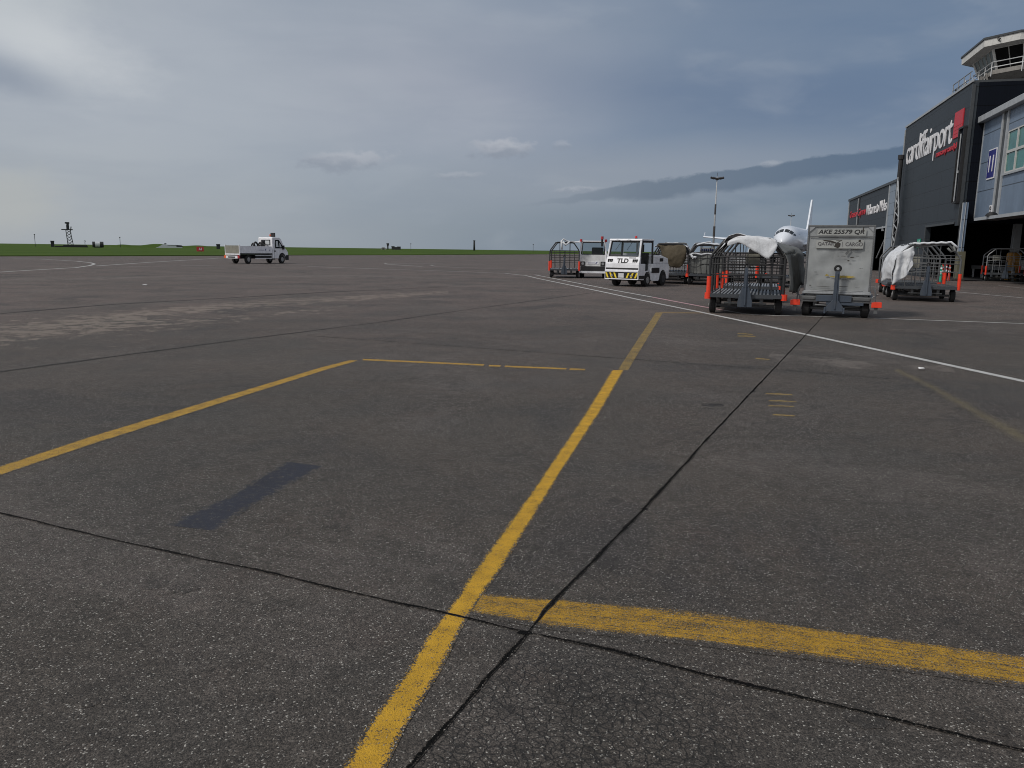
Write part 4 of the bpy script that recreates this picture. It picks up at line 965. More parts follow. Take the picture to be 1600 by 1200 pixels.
# container
ct = thing('freight_container', 'dented grey aluminium air freight container with black code lettering', 'container', cd_ + Matrix.Rotation(ang, 3, 'Z') @ Vector((.0, .08, .55)), ang)
ct.scale = (.955, 1, 1); hw, hh, dp = .775, 1.63, 1.50
def dent(u, v):
    x = -hw+.045+u*(2*hw-.09); z = .09+v*(hh-.13)
    d = noise.noise(Vector((x*1.6, 0, z*1.6)))*.030 + noise.noise(Vector((x*5, 3, z*5)))*.008 + .02*math.exp(-((x-.25)**2+(z-.75)**2)*9)
    return (x, .012+d*min(1, 6*min(u, 1-u))*min(1, 6*min(v, 1-v)), z)
b = MB(); b.grid(dent, 44, 44); b.build('front_panel', 'alu_panel', ct, smooth=True)
b = MB(); b.box(-hw+.02, -hw+.03, .06, dp, .08, hh-.03); b.prism([(hw-.02, .3), (hw-.03, .3), (hw-.03, hh-.03), (hw-.02, hh-.03)], .06, dp, 'y'); b.box(-hw+.03, hw-.03, dp-.02, dp, .08, hh-.03); b.box(-hw+.03, hw-.03, .05, dp-.02, hh-.04, hh-.02)
b.build('side_panel', 'alu_dark', ct)
b = MB(); b.box(-hw, -hw+.045, -.012, .05, .08, hh-.045); b.box(hw-.045, hw, -.012, .05, .08, hh-.045); b.box(-hw, hw, -.012, .05, hh-.045, hh)
b.box(-hw, -hw+.045, dp, dp+.03, .0, hh); b.box(hw-.045, hw, dp, dp+.03, 0, hh); b.box(-hw, -hw+.04, .05, dp, hh-.04, hh); b.box(hw-.04, hw, .05, dp, hh-.04, hh)
b.build('edge_frame', 'alu_dark', ct, bevel=.008)
b = MB(); b.box(-hw-.03, hw+.03, -.03, dp+.03, 0, .045); b.box(-hw, hw, -.018, .05, .045, .08); b.build('base_pallet', 'galv', ct, bevel=.008)
b = MB()
for x, z in ((-hw, hh), (hw, hh), (-hw, .08), (hw, .08)):
    sx_, sz_ = (1 if x < 0 else -1), (1 if z < .5 else -1)
    b.prism([(x+sx_*.045, z+sz_*.045*(z > 1)), (x+sx_*.17, z+sz_*.045*(z > 1)), (x+sx_*.045, z+sz_*.16)], -.014, .0, 'y')
b.build('corner_gusset', 'galv', ct)
b = MB()
for k in range(26): b.tube([(-hw+.022, -.018, .15+k*.056), (-hw+.022, -.012, .15+k*.056)], .006, 6); b.tube([(hw-.022, -.018, .15+k*.056), (hw-.022, -.012, .15+k*.056)], .006, 6)
for k in range(13): b.tube([(-.66+k*.11, -.024, .062), (-.66+k*.11, -.018, .062)], .007, 6)
b.build('rivets', 'galv', ct)
b = MB(); b.box(-.55, .57, -.024, -.020, 1.385, 1.535); b.build('code_strip', 'label_strip', ct)
text_obj('AKE 25579 QR', 'code_lettering', 'ink', ct, (-.53, -.026, 1.405), (1, 0, 0), (0, 0, 1), 1.06, .12, bold=.022, shear=.18, ext=.002)
b = MB(); b.box(-hw+.05, hw-.05, -.022, -.018, 1.345, 1.372); b.build('panel_seam', 'alu_dark', ct)
b = MB(); b.box(-hw+.1, hw-.12, -.0235, -.0225, 1.345, 1.352); b.build('seam_line', 'ink', ct)
b = MB(); b.box(-.56, .53, -.024, -.020, 1.085, 1.285); b.build('carrier_strip', 'label_strip', ct)
text_obj('QATAR', 'carrier_lettering', 'ink_grey', ct, (-.52, -.026, 1.14), (1, 0, 0), (0, 0, 1), .38, .09, bold=.012, ext=.002)
text_obj('CARGO', 'carrier_lettering', 'ink_grey', ct, (.12, -.026, 1.14), (1, 0, 0), (0, 0, 1), .39, .09, bold=.012, ext=.002)
b = MB(); b.box(.045, .053, -.028, -.0245, 1.12, 1.24); b.build('divider', 'ink_grey', ct)
# worn antelope head emblem between the words, half scraped away
b = MB()
for pl in ([(-.14, 1.13), (-.05, 1.09), (.0, 1.13), (.01, 1.20), (-.05, 1.23), (-.11, 1.20)], [(-.09, 1.22), (-.05, 1.23), (.04, 1.275), (.02, 1.28)], [(-.12, 1.20), (-.09, 1.225), (-.22, 1.27), (-.42, 1.285), (-.38, 1.262), (-.25, 1.235)], [(-.10, 1.27), (.0, 1.278), (.0, 1.272), (-.1, 1.262)]):
    b.prism(pl, -.0285, -.0265, 'y')
b.build('emblem', 'scuff_brown', ct)
def scuff(name, m, cx_, cz_, w_, h_, n=14, seed=0, yy=-.0262):
    rnd = random.Random(seed); b = MB(); up_, lo2 = [], []
    for k in range(n+1):
        f = k/n; x = cx_-w_/2+w_*f; e = math.sin(math.pi*min(1, max(0.03, f)))**.5*h_/2
        up_.append((x, cz_+e*rnd.uniform(.35, 1))); lo2.append((x, cz_-e*rnd.uniform(.35, 1)))
    b.prism(up_+lo2[::-1], yy, yy+.002, 'y'); b.build(name, m, ct)
scuff('scuff', 'scuff_yellow', .12, .42, .60, .075, 20, 3, -.030)
scuff('scuff', 'scuff_yellow', -.25, .45, .10, .06, 8, 4, -.030)
scuff('scuff', 'alu_dark', .20, .355, .18, .035, 10, 5, -.030)
for k, (x, z, w_, h_) in enumerate(((.30, .88, .10, .035), (.22, .80, .05, .05), (.10, .905, .12, .014), (.42, .91, .08, .016), (-.02, .905, .05, .012), (.36, 1.075, .20, .03), (-.30, .085+.09, .34, .012), (.1, .19, .36, .014), (.48, .17, .12, .012), (-.52, .52, .07, .02), (.52, .62, .10, .01), (-.50, 1.075, .10, .014), (-.2, 1.08, .16, .012), (.02, 1.065, .12, .012), (-.62, .20, .05, .03))):
    scuff('scuff', 'scuff_brown', x, z, w_, h_, 10, 20+k, -.030)
b = MB(); b.prism([(.13, .97), (.17, .93), (.26, 1.07), (.23, 1.10)], -.031, -.029, 'y'); b.build('scuff', 'galv_dark', ct)
b = MB(); b.box(.487, .507, -.030, -.0265, 1.48, 1.585); b.box(.41, .46, -.030, -.0265, 1.24, 1.29); b.build('tape_mark', 'scuff_brown', ct)

# ---- large white baggage tractor
def tractor(label, loc, rz, full=True):
    t_ = thing('baggage_tractor', label, 'tractor', loc, rz)
    w2 = .81; L = 3.0
    def arch(cy, r, z0, n=9): return [(cy+r*math.cos(a), z0+max(0, r*math.sin(a))) for a in [math.pi*k/n for k in range(n+1)]][::-1]
    z0 = .33
    prof = [(0, z0), (.0, .36)] 
    lower = [(.02, .30), (.0, .72), (.0, .98), (3.0, .98), (3.02, .45), (2.92, .30)] 
    poly = [(0, .30), (0, .98), (.62, .98), (.62, .66), (1.28, .66), (1.28, .98), (2.95, .98), (3.02, .86), (3.02, .30)] + [(2.40+.36*math.cos(a), .30+.40*math.sin(a)) for a in [math.pi*k/9 for k in range(10)]] + [(1.95, .22), (1.30, .22)] + [(.86+.33*math.cos(a), .28+.38*math.sin(a)) for a in [math.pi*k/9 for k in range(10)]]
    b = MB(); b.prism(poly, -w2, w2, 'x'); b.build('lower_body', 'white_paint', t_, bevel=.02)
    b = MB(); b.box(-w2+.03, w2-.03, .30, 2.8, .24, .34); b.build('underframe', 'black_plain', t_)
    b = MB(); b.prism([(-.0, .98), (.10, 1.28), (.18, 1.28), (.18, .98)], -w2, w2, 'x'); b.build('front_cowl', 'white_paint', t_, bevel=.015)
    b = MB(); b.prism([(1.42, .98), (1.42, 1.34), (2.20, 1.34), (2.88, 1.22), (2.95, .98)], -w2, w2, 'x'); b.build('engine_cover', 'white_paint', t_, bevel=.04)
    b = MB(); b.box(w2, w2+.012, 2.0, 2.35, 1.08, 1.22); b.build('side_vent', 'black_frame', t_)
    b = MB(); b.box(w2, w2+.012, 1.22, 2.0, .58, .80); b.build('side_panel', 'black_frame', t_)
    b = MB(); b.box(w2, w2+.012, .04, .62, .34, .48); b.build('side_bumper', 'black_frame', t_)
    # cab frame
    def pillar(nm, pts, r, m='white_paint'): bb = MB(); bb.tube(pts, r, 6); return bb.build(nm, m, t_, smooth=False)
    for s_ in (-1, 1):
        pillar('pillar', [(s_*(w2-.05), .12, 1.26), (s_*(w2-.08), .30, 1.98)], .045)
        pillar('door_pillar', [(s_*(w2-.04), .24, .70), (s_*(w2-.04), .24, 1.27), (s_*(w2-.07), .42, 1.90)], .035, 'black_frame')
        pillar('door_pillar', [(s_*(w2-.04), 1.36, .70), (s_*(w2-.07), 1.36, 1.96)], .040, 'black_frame')
        pillar('door_rail', [(s_*(w2-.07), .42, 1.93), (s_*(w2-.07), 1.40, 1.93)], .035, 'black_frame')
    b = MB(); b.prism([(.24, 1.96), (.27, 2.04), (1.42, 2.04), (1.45, 1.96)], -w2+.02, w2-.02, 'x'); b.build('cab_roof', 'white_paint', t_, bevel=.02)
    b = MB(); bm_ = [(-w2+.09, .125, 1.30), (w2-.09, .125, 1.30), (w2-.12, .285, 1.93), (-w2+.12, .285, 1.93)]
    for a_2, c_2 in zip(bm_, bm_[1:]+bm_[:1]): b.tube([a_2, c_2], .022, 4)
    b.build('windscreen_seal', 'black_frame', t_)
    b = MB(); b.face(bm_); b.build('windscreen', 'clear_glass', t_)
    for s_, x in ((-1, -.30), (1, .25)):
        b = MB(); b.tube([(x, .20, 1.97), (x+.1, .22, 1.90), (x-.12, .15, 1.55)], .009, 5); b.build('wiper', 'black_frame', t_)
        b = MB(); b.tube([(x-.2, .22, 1.97), (x-.05, .16, 2.0), (x+.14, .20, 1.965)], .018, 5); b.build('wiper_guard', 'white_paint', t_)
    b = MB(); b.box(-w2+.06, w2-.06, 1.37, 1.40, 1.34, 1.42); b.box(-w2+.06, w2-.06, 1.37, 1.40, 1.88, 1.96); b.box(-.05, .05, 1.37, 1.40, 1.42, 1.88); b.box(-w2+.06, -w2+.12, 1.37, 1.40, 1.42, 1.88); b.box(w2-.12, w2-.06, 1.37, 1.40, 1.42, 1.88)
    b.build('rear_screen_frame', 'dull_white', t_)
    b = MB(); b.box(-.72, .72, .7, .9, .66, .70); b.box(.10, .60, .85, 1.30, .70, .98); b.box(.10, .60, 1.22, 1.34, .98, 1.45); b.build('seat', 'black_frame', t_, bevel=.03)
    b = MB(); b.ring((.33, .52, 1.24), .17, .015, 'z', 18, 5); b.tube([(.33, .50, 1.24), (.33, .32, .95)], .03, 6); b.build('steering_wheel', 'black_plain', t_)
    b = MB(); b.box(-w2+.04, w2-.04, .20, .50, .66, 1.16); b.build('dashboard', 'black_frame', t_)
    b = MB(); b.box(w2+.02, w2+.05, .18, .34, 1.48, 1.80); b.tube([(w2-.05, .3, 1.86), (w2+.04, .24, 1.80)], .012, 5); b.build('mirror', 'black_plain', t_, bevel=.01)
    b = MB(); b.tube([(.32, .6, 2.04), (.32, .6, 2.07)], .06, 12); bc = b.build('beacon', 'black_frame', t_); b = MB(); b.tube([(.32, .6, 2.07), (.32, .6, 2.14), (.32, .6, 2.17)], .055, 12, r1=.04); b.build('beacon_lens', 'red_lamp', bc, smooth=False)
    for x in (-w2+.10, w2-.10):
        wheel(t_, x, .86, .28, .20); wheel(t_, x, 2.40, .32, .22, hubmat='dark_steel')
    # nose details
    b = MB(); b.box(-w2+.03, w2-.03, -.012, .0, .735, .80); b.build('nose_slot', 'black_frame', t_)
    b = MB(); b.box(-w2, w2, -.05, -.001, .62, .70); b.box(-w2, w2, -.05, -.001, .30, .34); b.box(-w2, -w2+.03, -.05, -.001, .34, .62); b.box(w2-.03, w2, -.05, -.001, .34, .62); b.build('bumper', 'white_paint', t_, bevel=.01)
    b = MB(); b.box(-w2+.03, w2-.03, -.03, -.001, .34, .62); bp = b.build('hazard_board', 'black_plain', t_)
    b = MB()
    for s_ in (-1, 1):
        for k in range(3):
            x = s_*(.22+k*.2); b.prism([(x+s_*.02, .37), (x+s_*.13, .37), (x+s_*.26 if k < 2 else x+s_*.30, .59), (x+s_*.15, .59)][::s_] if False else [(x, .37), (x+s_*.08, .37), (x+s_*.17, .59), (x+s_*.09, .59)], -.034, -.0305, 'y')
    b.build('hazard_stripe', 'hazard_yellow', bp)
    b = MB(); b.box(-.14, .12, -.040, -.0345, .38, .57); b.build('number_plate', 'dull_white', bp)
    for s_ in (-1, 1):
        b = MB(); b.tube([(s_*.46, -.05, .47), (s_*.46, -.03, .47)], .045, 12); b.build('headlight', 'galv', bp)
    b = MB()
    for s_ in (-1, 1):
        for k in range(3): x = s_*.60+(k-1)*.085; b.prism([(x-.035, .985), (x+.022, .985), (x+.036, 1.17), (x-.018, 1.17)], -.012+.03, .08, 'y')
    b.build('louvre', 'black_plain', t_)
    return t_
tl = gp(945, 446.5); rt_ = azim(1240); 
TR = tractor('big white baggage tractor with black TLD lettering, hazard stripes and an open black doorway', (0, 0, 0), 0)
fa = -R(36); TR.rotation_euler = (0, 0, fa); TR.location = tl + Matrix.Rotation(fa, 3, 'Z') @ Vector((.81, 0, 0)); TR.location.z = 0
sl = Vector((0, .10, .30)).normalized()
text_obj('TLD', 'lettering', 'ink', TR, (-.27, .012, 1.00), (1, 0, 0), sl, .56, .21, bold=.045, ext=.006)
b = MB(); b.box(.30, .62, .066, .074, 1.215, 1.245); b.build('small_decal', 'ink_grey', TR)
# ---- white van like tractor behind it
def small_tractor(label, loc, rz):
    t_ = thing('baggage_tractor', label, 'tractor', loc, rz)
    w2 = .74
    b = MB(); b.prism([(0, .30), (-.0, .62), (.06, 1.28), (.3, 1.30), (.3, .98), (2.7, .98), (2.75, .30)], -w2, w2, 'x'); b.build('lower_body', 'dull_white', t_, bevel=.02)
    b = MB(); b.box(-w2+.06, w2-.06, -.015, .01, .40, .66); b.build('grille', 'black_frame', t_)
    b = MB(); b.box(-w2, w2, -.06, -.001, .27, .36); b.build('bumper', 'white_paint', t_, bevel=.01)
    for s_ in (-1, 1):
        b = MB(); b.box(s_*.56-.13, s_*.56+.13, -.016, .03, .68, .92); hb = b.build('headlight', 'black_frame', t_); b = MB(); b.tube([(s_*.56, -.03, .80), (s_*.56, -.016, .80)], .075, 14); b.build('lens', 'galv', hb)
        b = MB(); b.tube([(s_*(w2-.0), .02, .3), (s_*(w2-.01), .04, 1.28), (s_*(w2-.10), .26, 2.0)], .045, 6); b.build('pillar', 'white_paint', t_)
        b = MB(); b.tube([(s_*(w2-.06), 1.4, .9), (s_*(w2-.08), 1.4, 2.0)], .04, 6); b.build('pillar', 'white_paint', t_)
        b = MB(); b.tube([(s_*(w2-.05), .20, 2.0), (s_*(w2-.05), .20, 2.14)], .07, 10); b.build('beacon', 'red_paint', t_)
        wheel(t_, s_*(w2-.1), .6, .25, .18); wheel(t_, s_*(w2-.1), 2.2, .25, .18)
    b = MB(); b.box(-.30, .34, -.004, .018, .76, .92); b.build('badge_plate', 'white_paint', t_)
    b = MB(); b.box(-.25, .12, -.010, -.0045, .83, .855); b.prism([(.14, .80), (.2, .80), (.26, .89), (.32, .905), (.22, .905)], -.010, -.0045, 'y'); b.build('badge_mark', 'ink_blue', t_)
    b = MB(); b.box(-w2+.08, w2-.08, .2, 1.45, 2.0, 2.06); b.build('cab_roof', 'white_paint', t_, bevel=.02)
    b = MB(); f_ = [(-w2+.10, .07, 1.32), (w2-.10, .07, 1.32), (w2-.16, .24, 1.96), (-w2+.16, .24, 1.96)]
    for a_2, c_2 in zip(f_, f_[1:]+f_[:1]): b.tube([a_2, c_2], .025, 4)
    b.build('windscreen_seal', 'black_frame', t_)
    b = MB(); b.face(f_); b.build('windscreen', 'clear_glass', t_)
    b = MB(); b.box(-.1, .55, .8, 1.2, .98, 1.70); b.box(-.6, .6, .3, .6, .98, 1.22); b.build('seat', 'black_frame', t_, bevel=.05)
    b = MB(); b.tube([(.48, -.02, 1.75), (.48, -.02, 2.14)], .055, 10); ww_ = b.build('lamp_mast', 'black_plain', t_); b = MB(); b.tube([(.48, -.02, 2.14), (.48, -.02, 2.30)], .075, 12); b.build('lamp_lens', 'red_paint', ww_)
    return t_
c9, _ = near_loc(907, 434.3, 944, 435)
small_tractor('small white tractor with red beacons between the far left cart and the big tractor', c9, -azim(960))
vz = gp(1598, 438.5)
VV = small_tractor('white tractor at the right edge of the undercroft beside the yellow guard', vz, -azim(1400)); VV.location = vz + Vector((1.0, 1.2, 0))
# cones and marker posts behind the right cart
for k, (x, y) in enumerate(((1466, 436), (1471, 438), (1477, 436.5), (1482, 439), (1469, 441))):
    p = gp(x, y); cn = thing('marker_post', ('slim red and white marker post, %s of the cluster behind the right cart' % ('leftmost', 'second from left', 'middle', 'rightmost', 'nearest')[k]), 'marker post', p, 0, 'marker posts clustered by the wall')
    b = MB(); b.tube([(0, 0, .02), (0, 0, .95)], .07, 10, r1=.045); b.build('post', ('red_paint', 'orange_red', 'red_paint', 'orange_red', 'sign_green')[k], cn)
    b = MB(); b.tube([(0, 0, .5), (0, 0, .62)], .066, 10); b.tube([(0, 0, .75), (0, 0, .84)], .06, 10); b.build('band', 'white_paint', cn)
    b = MB(); b.box(-.2, .2, -.2, .2, .0, .03); b.build('foot', 'black_frame', cn)
p = gp(1379, 415.5); bb_ = thing('barrier_block', 'low red and white barrier block standing before the far doorway', 'barrier', p, -.3)
b = MB(); b.prism([(-.28, .02), (.28, .02), (.12, .30), (.10, .75), (-.10, .75), (-.12, .30)], -.5, .5, 'x'); b.build('block', 'dull_white', bb_); b = MB(); b.box(-.52, -.1, -.14, .14, .32, .6); b.build('red_band', 'red_paint', bb_)
# ---- flatbed pickup on the far apron
pk_az = R(25.5); pr = gp(388, 412.2)
pk_az = R(32)
PK = thing('flatbed_truck', 'white flatbed service truck with hose reels and roof beacons on the far apron', 'truck', (0, 0, 0), -pk_az)
# local: y forward, x right; origin at the middle of the rear axle line on the ground
b = MB(); cab = [(3.35, .42), (3.35, 2.15), (3.42, 2.24), (4.35, 2.24), (4.62, 2.10), (5.15, 1.35), (5.45, 1.16), (5.62, .95), (5.66, .45)] + [(4.72+.42*math.cos(a), .42+.40*math.sin(a)) for a in [math.pi*k/9 for k in range(10)]]
b.prism(cab, -.98, .98, 'x'); b.build('cab', 'white_paint', PK, bevel=.05)
for s_ in (-1, 1):
    b = MB(); b.prism([(3.72, 1.30), (3.76, 2.02), (4.28, 2.02), (4.62, 1.72), (4.95, 1.30)], s_*.981, s_*.99, 'x'); dr = b.build('door_window', 'dark_glass', PK)
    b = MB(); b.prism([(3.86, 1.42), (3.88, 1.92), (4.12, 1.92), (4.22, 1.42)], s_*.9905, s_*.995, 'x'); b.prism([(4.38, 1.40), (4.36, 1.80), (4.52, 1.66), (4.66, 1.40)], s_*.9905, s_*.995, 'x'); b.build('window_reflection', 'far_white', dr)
    b = MB(); b.box(s_*1.0-.02, s_*1.0+.14*(s_ > 0), 4.75, 4.95, 1.22, 1.55); b.build('mirror', 'black_plain', PK)
    b = MB(); b.box(min(s_*.98, s_*.99), max(s_*.98, s_*.99), 3.62, 3.78, .98, 1.12); b.box(min(s_*.98, s_*.986), max(s_*.98, s_*.986), 3.60, 3.62, .45, 2.1); b.build('door_handle', 'black_frame', PK)
    b = MB(); b.prism([(4.72+.52*math.cos(a), .42+.50*math.sin(a)) for a in [math.pi*k/9 for k in range(10)]] + [(4.72+.41*math.cos(a), .42+.39*math.sin(a)) for a in [math.pi*k/9 for k in range(10)]][::-1], s_*.97, s_*.995, 'x'); b.prism([(5.2, .30), (5.66, .30), (5.66, .72), (5.24, .72)], s_*.94, s_*.992, 'x'); b.build('wheel_arch', 'black_frame', PK)
b = MB(); b.box(-.55, .72, 3.335, 3.349, 1.55, 2.02); rw = b.build('rear_window', 'dark_glass', PK)
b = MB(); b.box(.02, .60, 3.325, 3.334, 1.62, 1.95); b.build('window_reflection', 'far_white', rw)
b = MB(); b.box(-.70, .70, 4.5, 4.54, 1.4, 1.4); 
b = MB(); b.box(-1.0, 1.0, -1.15, 3.25, .78, .88); b.build('bed_floor', 'galv_dark', PK)
b = MB(); b.box(.96, 1.0, -1.12, 3.22, .82, 1.46); b.box(-1.0, -.96, -1.12, 3.22, .82, 1.46); b.box(-1.0, 1.0, 3.22, 3.26, .88, 1.40); b.build('bed_side', 'white_paint', PK)
b = MB(); b.box(-.94, .94, -1.19, -1.15, .84, 1.50); b.build('tail_board', 'plate_beige', PK); b = MB(); b.box(-1.02, -.95, -1.2, -1.12, .7, 1.56); b.box(.95, 1.02, -1.2, -1.12, .7, 1.56); b.box(-1.0, 1.0, -1.2, -1.14, .74, .835); b.build('tail_frame', 'white_paint', PK)
b = MB(); b.box(-.8, .8, -1.30, -1.16, .44, .66); bm2 = b.build('rear_bumper', 'white_paint', PK); b = MB(); b.box(-.5, .5, -1.312, -1.301, .49, .60); b.build('plate_band', 'ink', bm2)
b = MB(); b.box(.70, 1.02, -1.28, -1.15, .46, .68); b.build('tail_light', 'red_paint', PK); b = MB(); b.box(-1.10, -.80, -1.28, -1.15, .46, .68); b.build('tail_light', 'amber', PK)
b = MB(); b.box(-.5, .5, -1.0, 3.3, .42, .76); b.box(.55, .96, 1.0, 3.1, .48, .74); b.build('underframe', 'black_frame', PK); b = MB(); b.box(.97, 1.0, .9, 3.2, .42, .47); b.box(.97, 1.0, .9, 3.2, .66, .70); b.build('side_rail', 'white_paint', PK)
for x in (-.86, .86):
    for y in (0, 4.72): wheel(PK, x, y, .36, .24)
for k, y in enumerate((2.85, 2.35)):
    b = MB(); b.ring((.15-.5*k, y, 1.62-.10*k), .26, .09, 'x', 16, 6); b.ring((-.2-.5*k, y, 1.55-.08*k), .22, .08, 'y', 16, 6); b.tube([(-.5, y, 1.3), (.5, y, 1.62)], .05, 6); b.tube([(-.3, y, .9), (-.3, y, 1.5)], .04, 6)
    b.build('hose_reel', 'black_frame', PK)
b = MB(); b.tube([(-.6, 1.5, 1.38), (-.6, 2.1, 1.38)], .10, 10); b.box(-.8, -.3, 1.0, 1.9, 1.2, 1.36); b.build('motor_pump', 'dark_steel', PK)
b = MB(); b.tube([(.50, 3.6, 2.24), (.50, 3.6, 2.34)], .09, 10); b.box(-.7, .7, 3.55, 3.65, 2.24, 2.27); bq = b.build('beacon_base', 'galv', PK); b = MB(); b.tube([(.50, 3.6, 2.34), (.50, 3.6, 2.47)], .085, 10); b.build('beacon', 'amber', bq)
b = MB(); b.box(.05, .62, 4.1, 4.2, 2.26, 2.62); b.build('roof_sign', 'black_frame', PK)
b = MB(); b.box(1.001, 1.004, 1.35, 2.15, 1.12, 1.16); b.prism([(2.2, 1.05), (2.3, 1.05), (2.42, 1.24), (2.55, 1.26), (2.34, 1.26)], 1.001, 1.004, 'x'); b.prism([(2.85, 1.05), (2.9, 1.05), (3.0, 1.24), (2.95, 1.24)], 1.001, 1.004, 'x'); b.build('side_marking', 'ink_blue', PK)
PK.scale = (.95, .80, 1.05)
PK.location = pr - Matrix.Rotation(-pk_az, 3, 'Z') @ Vector((.86, 0, 0)); PK.location.z = 0
# ---- airliner
nose = Vector(((1211-800)/1200*121, 121, 0)); fz = -R(27.0)
PL = thing('airliner', 'white twin engine airliner parked nose towards us with its tail fin showing', 'aircraft', nose, fz)
def fus(y, th):      # local y runs aft from the nose
    pr_ = [(0, .02, 3.25), (.25, .50, 3.28), (.8, .95, 3.35), (1.6, 1.32, 3.50), (2.6, 1.62, 3.68), (3.8, 1.85, 3.80), (5.2, 1.98, 3.87), (7, 2.03, 3.9), (26, 2.03, 3.9), (30, 1.75, 4.15), (34, 1.1, 4.6), (37.3, .25, 5.0)]
    for k in range(len(pr_)-1):
        if y <= pr_[k+1][0]: break
    f = (y-pr_[k][0])/(pr_[k+1][0]-pr_[k][0]); r_ = pr_[k][1]+(pr_[k+1][1]-pr_[k][1])*f; zc = pr_[k][2]+(pr_[k+1][2]-pr_[k][2])*f
    return Vector((r_*math.sin(th), y, zc+r_*1.02*math.cos(th)))
ys = [0, .1, .25, .5, .8, 1.2, 1.6, 2.1, 2.6, 3.2, 3.8, 4.5, 5.2, 6, 7, 12, 18, 26, 28, 30, 32, 34, 36, 37.3]
b = MB()
for i in range(len(ys)-1):
    for j in range(36):
        t0, t1 = 2*math.pi*j/36, 2*math.pi*(j+1)/36
        b.face([fus(ys[i], t0), fus(ys[i], t1), fus(ys[i+1], t1), fus(ys[i+1], t0)])
b.build('fuselage', 'aircraft_white', PL, smooth=True, weld=True)
def spatch(b, y0, y1, ta, tb, off=.02, ya=None, yb=None):
    pts = []
    for y, th in ((y0, ta), (y0 if ya is None else ya, tb), (y1 if yb is None else yb, tb), (y1, ta)):
        p = fus(y, th); c0 = fus(y, 0); n = Vector((math.sin(th), -.25, math.cos(th))).normalized(); pts.append(p+n*off)
    b.face(pts); return b
for s_ in (-1, 1):
    for (ta, tb, ya, yb, ha, hb) in ((4, 30, 1.55, 2.45, 1.62, 2.55), (33, 55, 1.66, 2.62, 1.95, 2.9), (59, 72, 2.05, 2.95, 2.7, 3.25)):
        b = MB(); n_ = 5
        for k in range(n_):
            f0, f1 = k/n_, (k+1)/n_
            spatch(b, ya+(ha-ya)*f0, yb+(hb-yb)*f0, R(s_*(ta+(tb-ta)*f0)), R(s_*(ta+(tb-ta)*f1)), .03, ya+(ha-ya)*f1, yb+(hb-yb)*f1)
        b.build('cockpit_window', 'dark_glass', PL)
    for k in range(28):
        if s_ > 0: continue
        b = MB(); y = 7.2+k*.75; spatch(b, y, y+.24, R(s_*76), R(s_*86), .015); b.build('cabin_window', 'dark_glass', PL)
    b = MB(); b.face([fus(5.3, R(s_*70))+Vector((s_*.02, 0, 0)), fus(5.3, R(s_*108))+Vector((s_*.02, 0, 0)), fus(6.1, R(s_*108))+Vector((s_*.02, 0, 0)), fus(6.1, R(s_*70))+Vector((s_*.02, 0, 0))]); b.build('cabin_door', 'aircraft_belly', PL)
    def wingmesh(root_y, tip_y, root_c, tip_c, rx, tx, rz_, tz, thick, nm, mm='aircraft_white'):
        b = MB()
        prf = [(0, 0), (.08, .5), (.3, .75), (.65, .45), (1, 0), (.6, -.25), (.2, -.35), (.05, -.25)]
        A2 = [Vector((s_*rx, root_y+u*root_c, rz_+v*thick)) for u, v in prf]; B2 = [Vector((s_*tx, tip_y+u*tip_c, tz+v*thick*.35)) for u, v in prf]
        for k in range(8): j = (k+1) % 8; b.face([A2[k], A2[j], B2[j], B2[k]])
        b.face(B2); return b.build(nm, mm, PL)
    wingmesh(11.5, 20.3, 7.0, 1.5, 1.5, 17.0, 3.0, 4.35, .75, 'wing')
    wingmesh(32, 35.0, 3.6, 1.3, .6, 6.2, 4.9, 5.5, .35, 'tailplane')
    b = MB(); b.tube([(s_*5.75, y, 1.75) for y in (9.6, 9.9, 11, 13, 14.2)], 1.0, 20, r1=.75); en = b.build('engine', 'aircraft_white', PL, smooth=False)
    b = MB(); b.tube([(s_*5.75, 9.57, 1.75), (s_*5.75, 9.6, 1.75)], .85, 20); b.build('intake', 'black_plain', en); b = MB(); b.prism([(10.5, 2.6), (14.5, 2.6), (16, 3.3), (12, 3.3)], s_*5.75-.12, s_*5.75+.12, 'x'); b.build('pylon', 'aircraft_belly', en)
    b = MB(); b.prism([(20.6, 4.3), (21.6, 4.4), (22.0, 5.3), (21.6, 5.3)], s_*17.0-.03, s_*17.0+.03, 'x'); b.build('wing_fence', 'aircraft_white', PL)
    b = MB(); b.tube([(s_*3.8, 17.6, .5), (s_*3.8, 17.6, 3.0)], .12, 8); lgm = b.build('main_leg', 'galv', PL); b = MB(); b.tube([(s_*3.8-.45, 17.6, .58), (s_*3.8+.45, 17.6, .58)], .58, 18); b.build('main_wheel', 'tyre', lgm)
b = MB(); b.prism([(29.0, 5.6), (31.2, 6.3), (35.2, 11.8), (37.0, 11.8), (36.4, 5.4)], -.14, .14, 'x'); b.build('tail_fin', 'aircraft_white', PL)
b = MB(); b.tube([(0, 5.0, .4), (0, 5.0, 2.2)], .09, 8); ng_ = b.build('nose_leg', 'galv', PL); b = MB(); b.tube([(-.28, 5.0, .38), (.28, 5.0, .38)], .38, 16); b.build('nose_wheel', 'tyre', ng_)
b = MB(); b.face([fus(6.6, R(-64))*1, fus(6.6, R(-74)), fus(14, R(-74)), fus(14, R(-64))]) if False else None
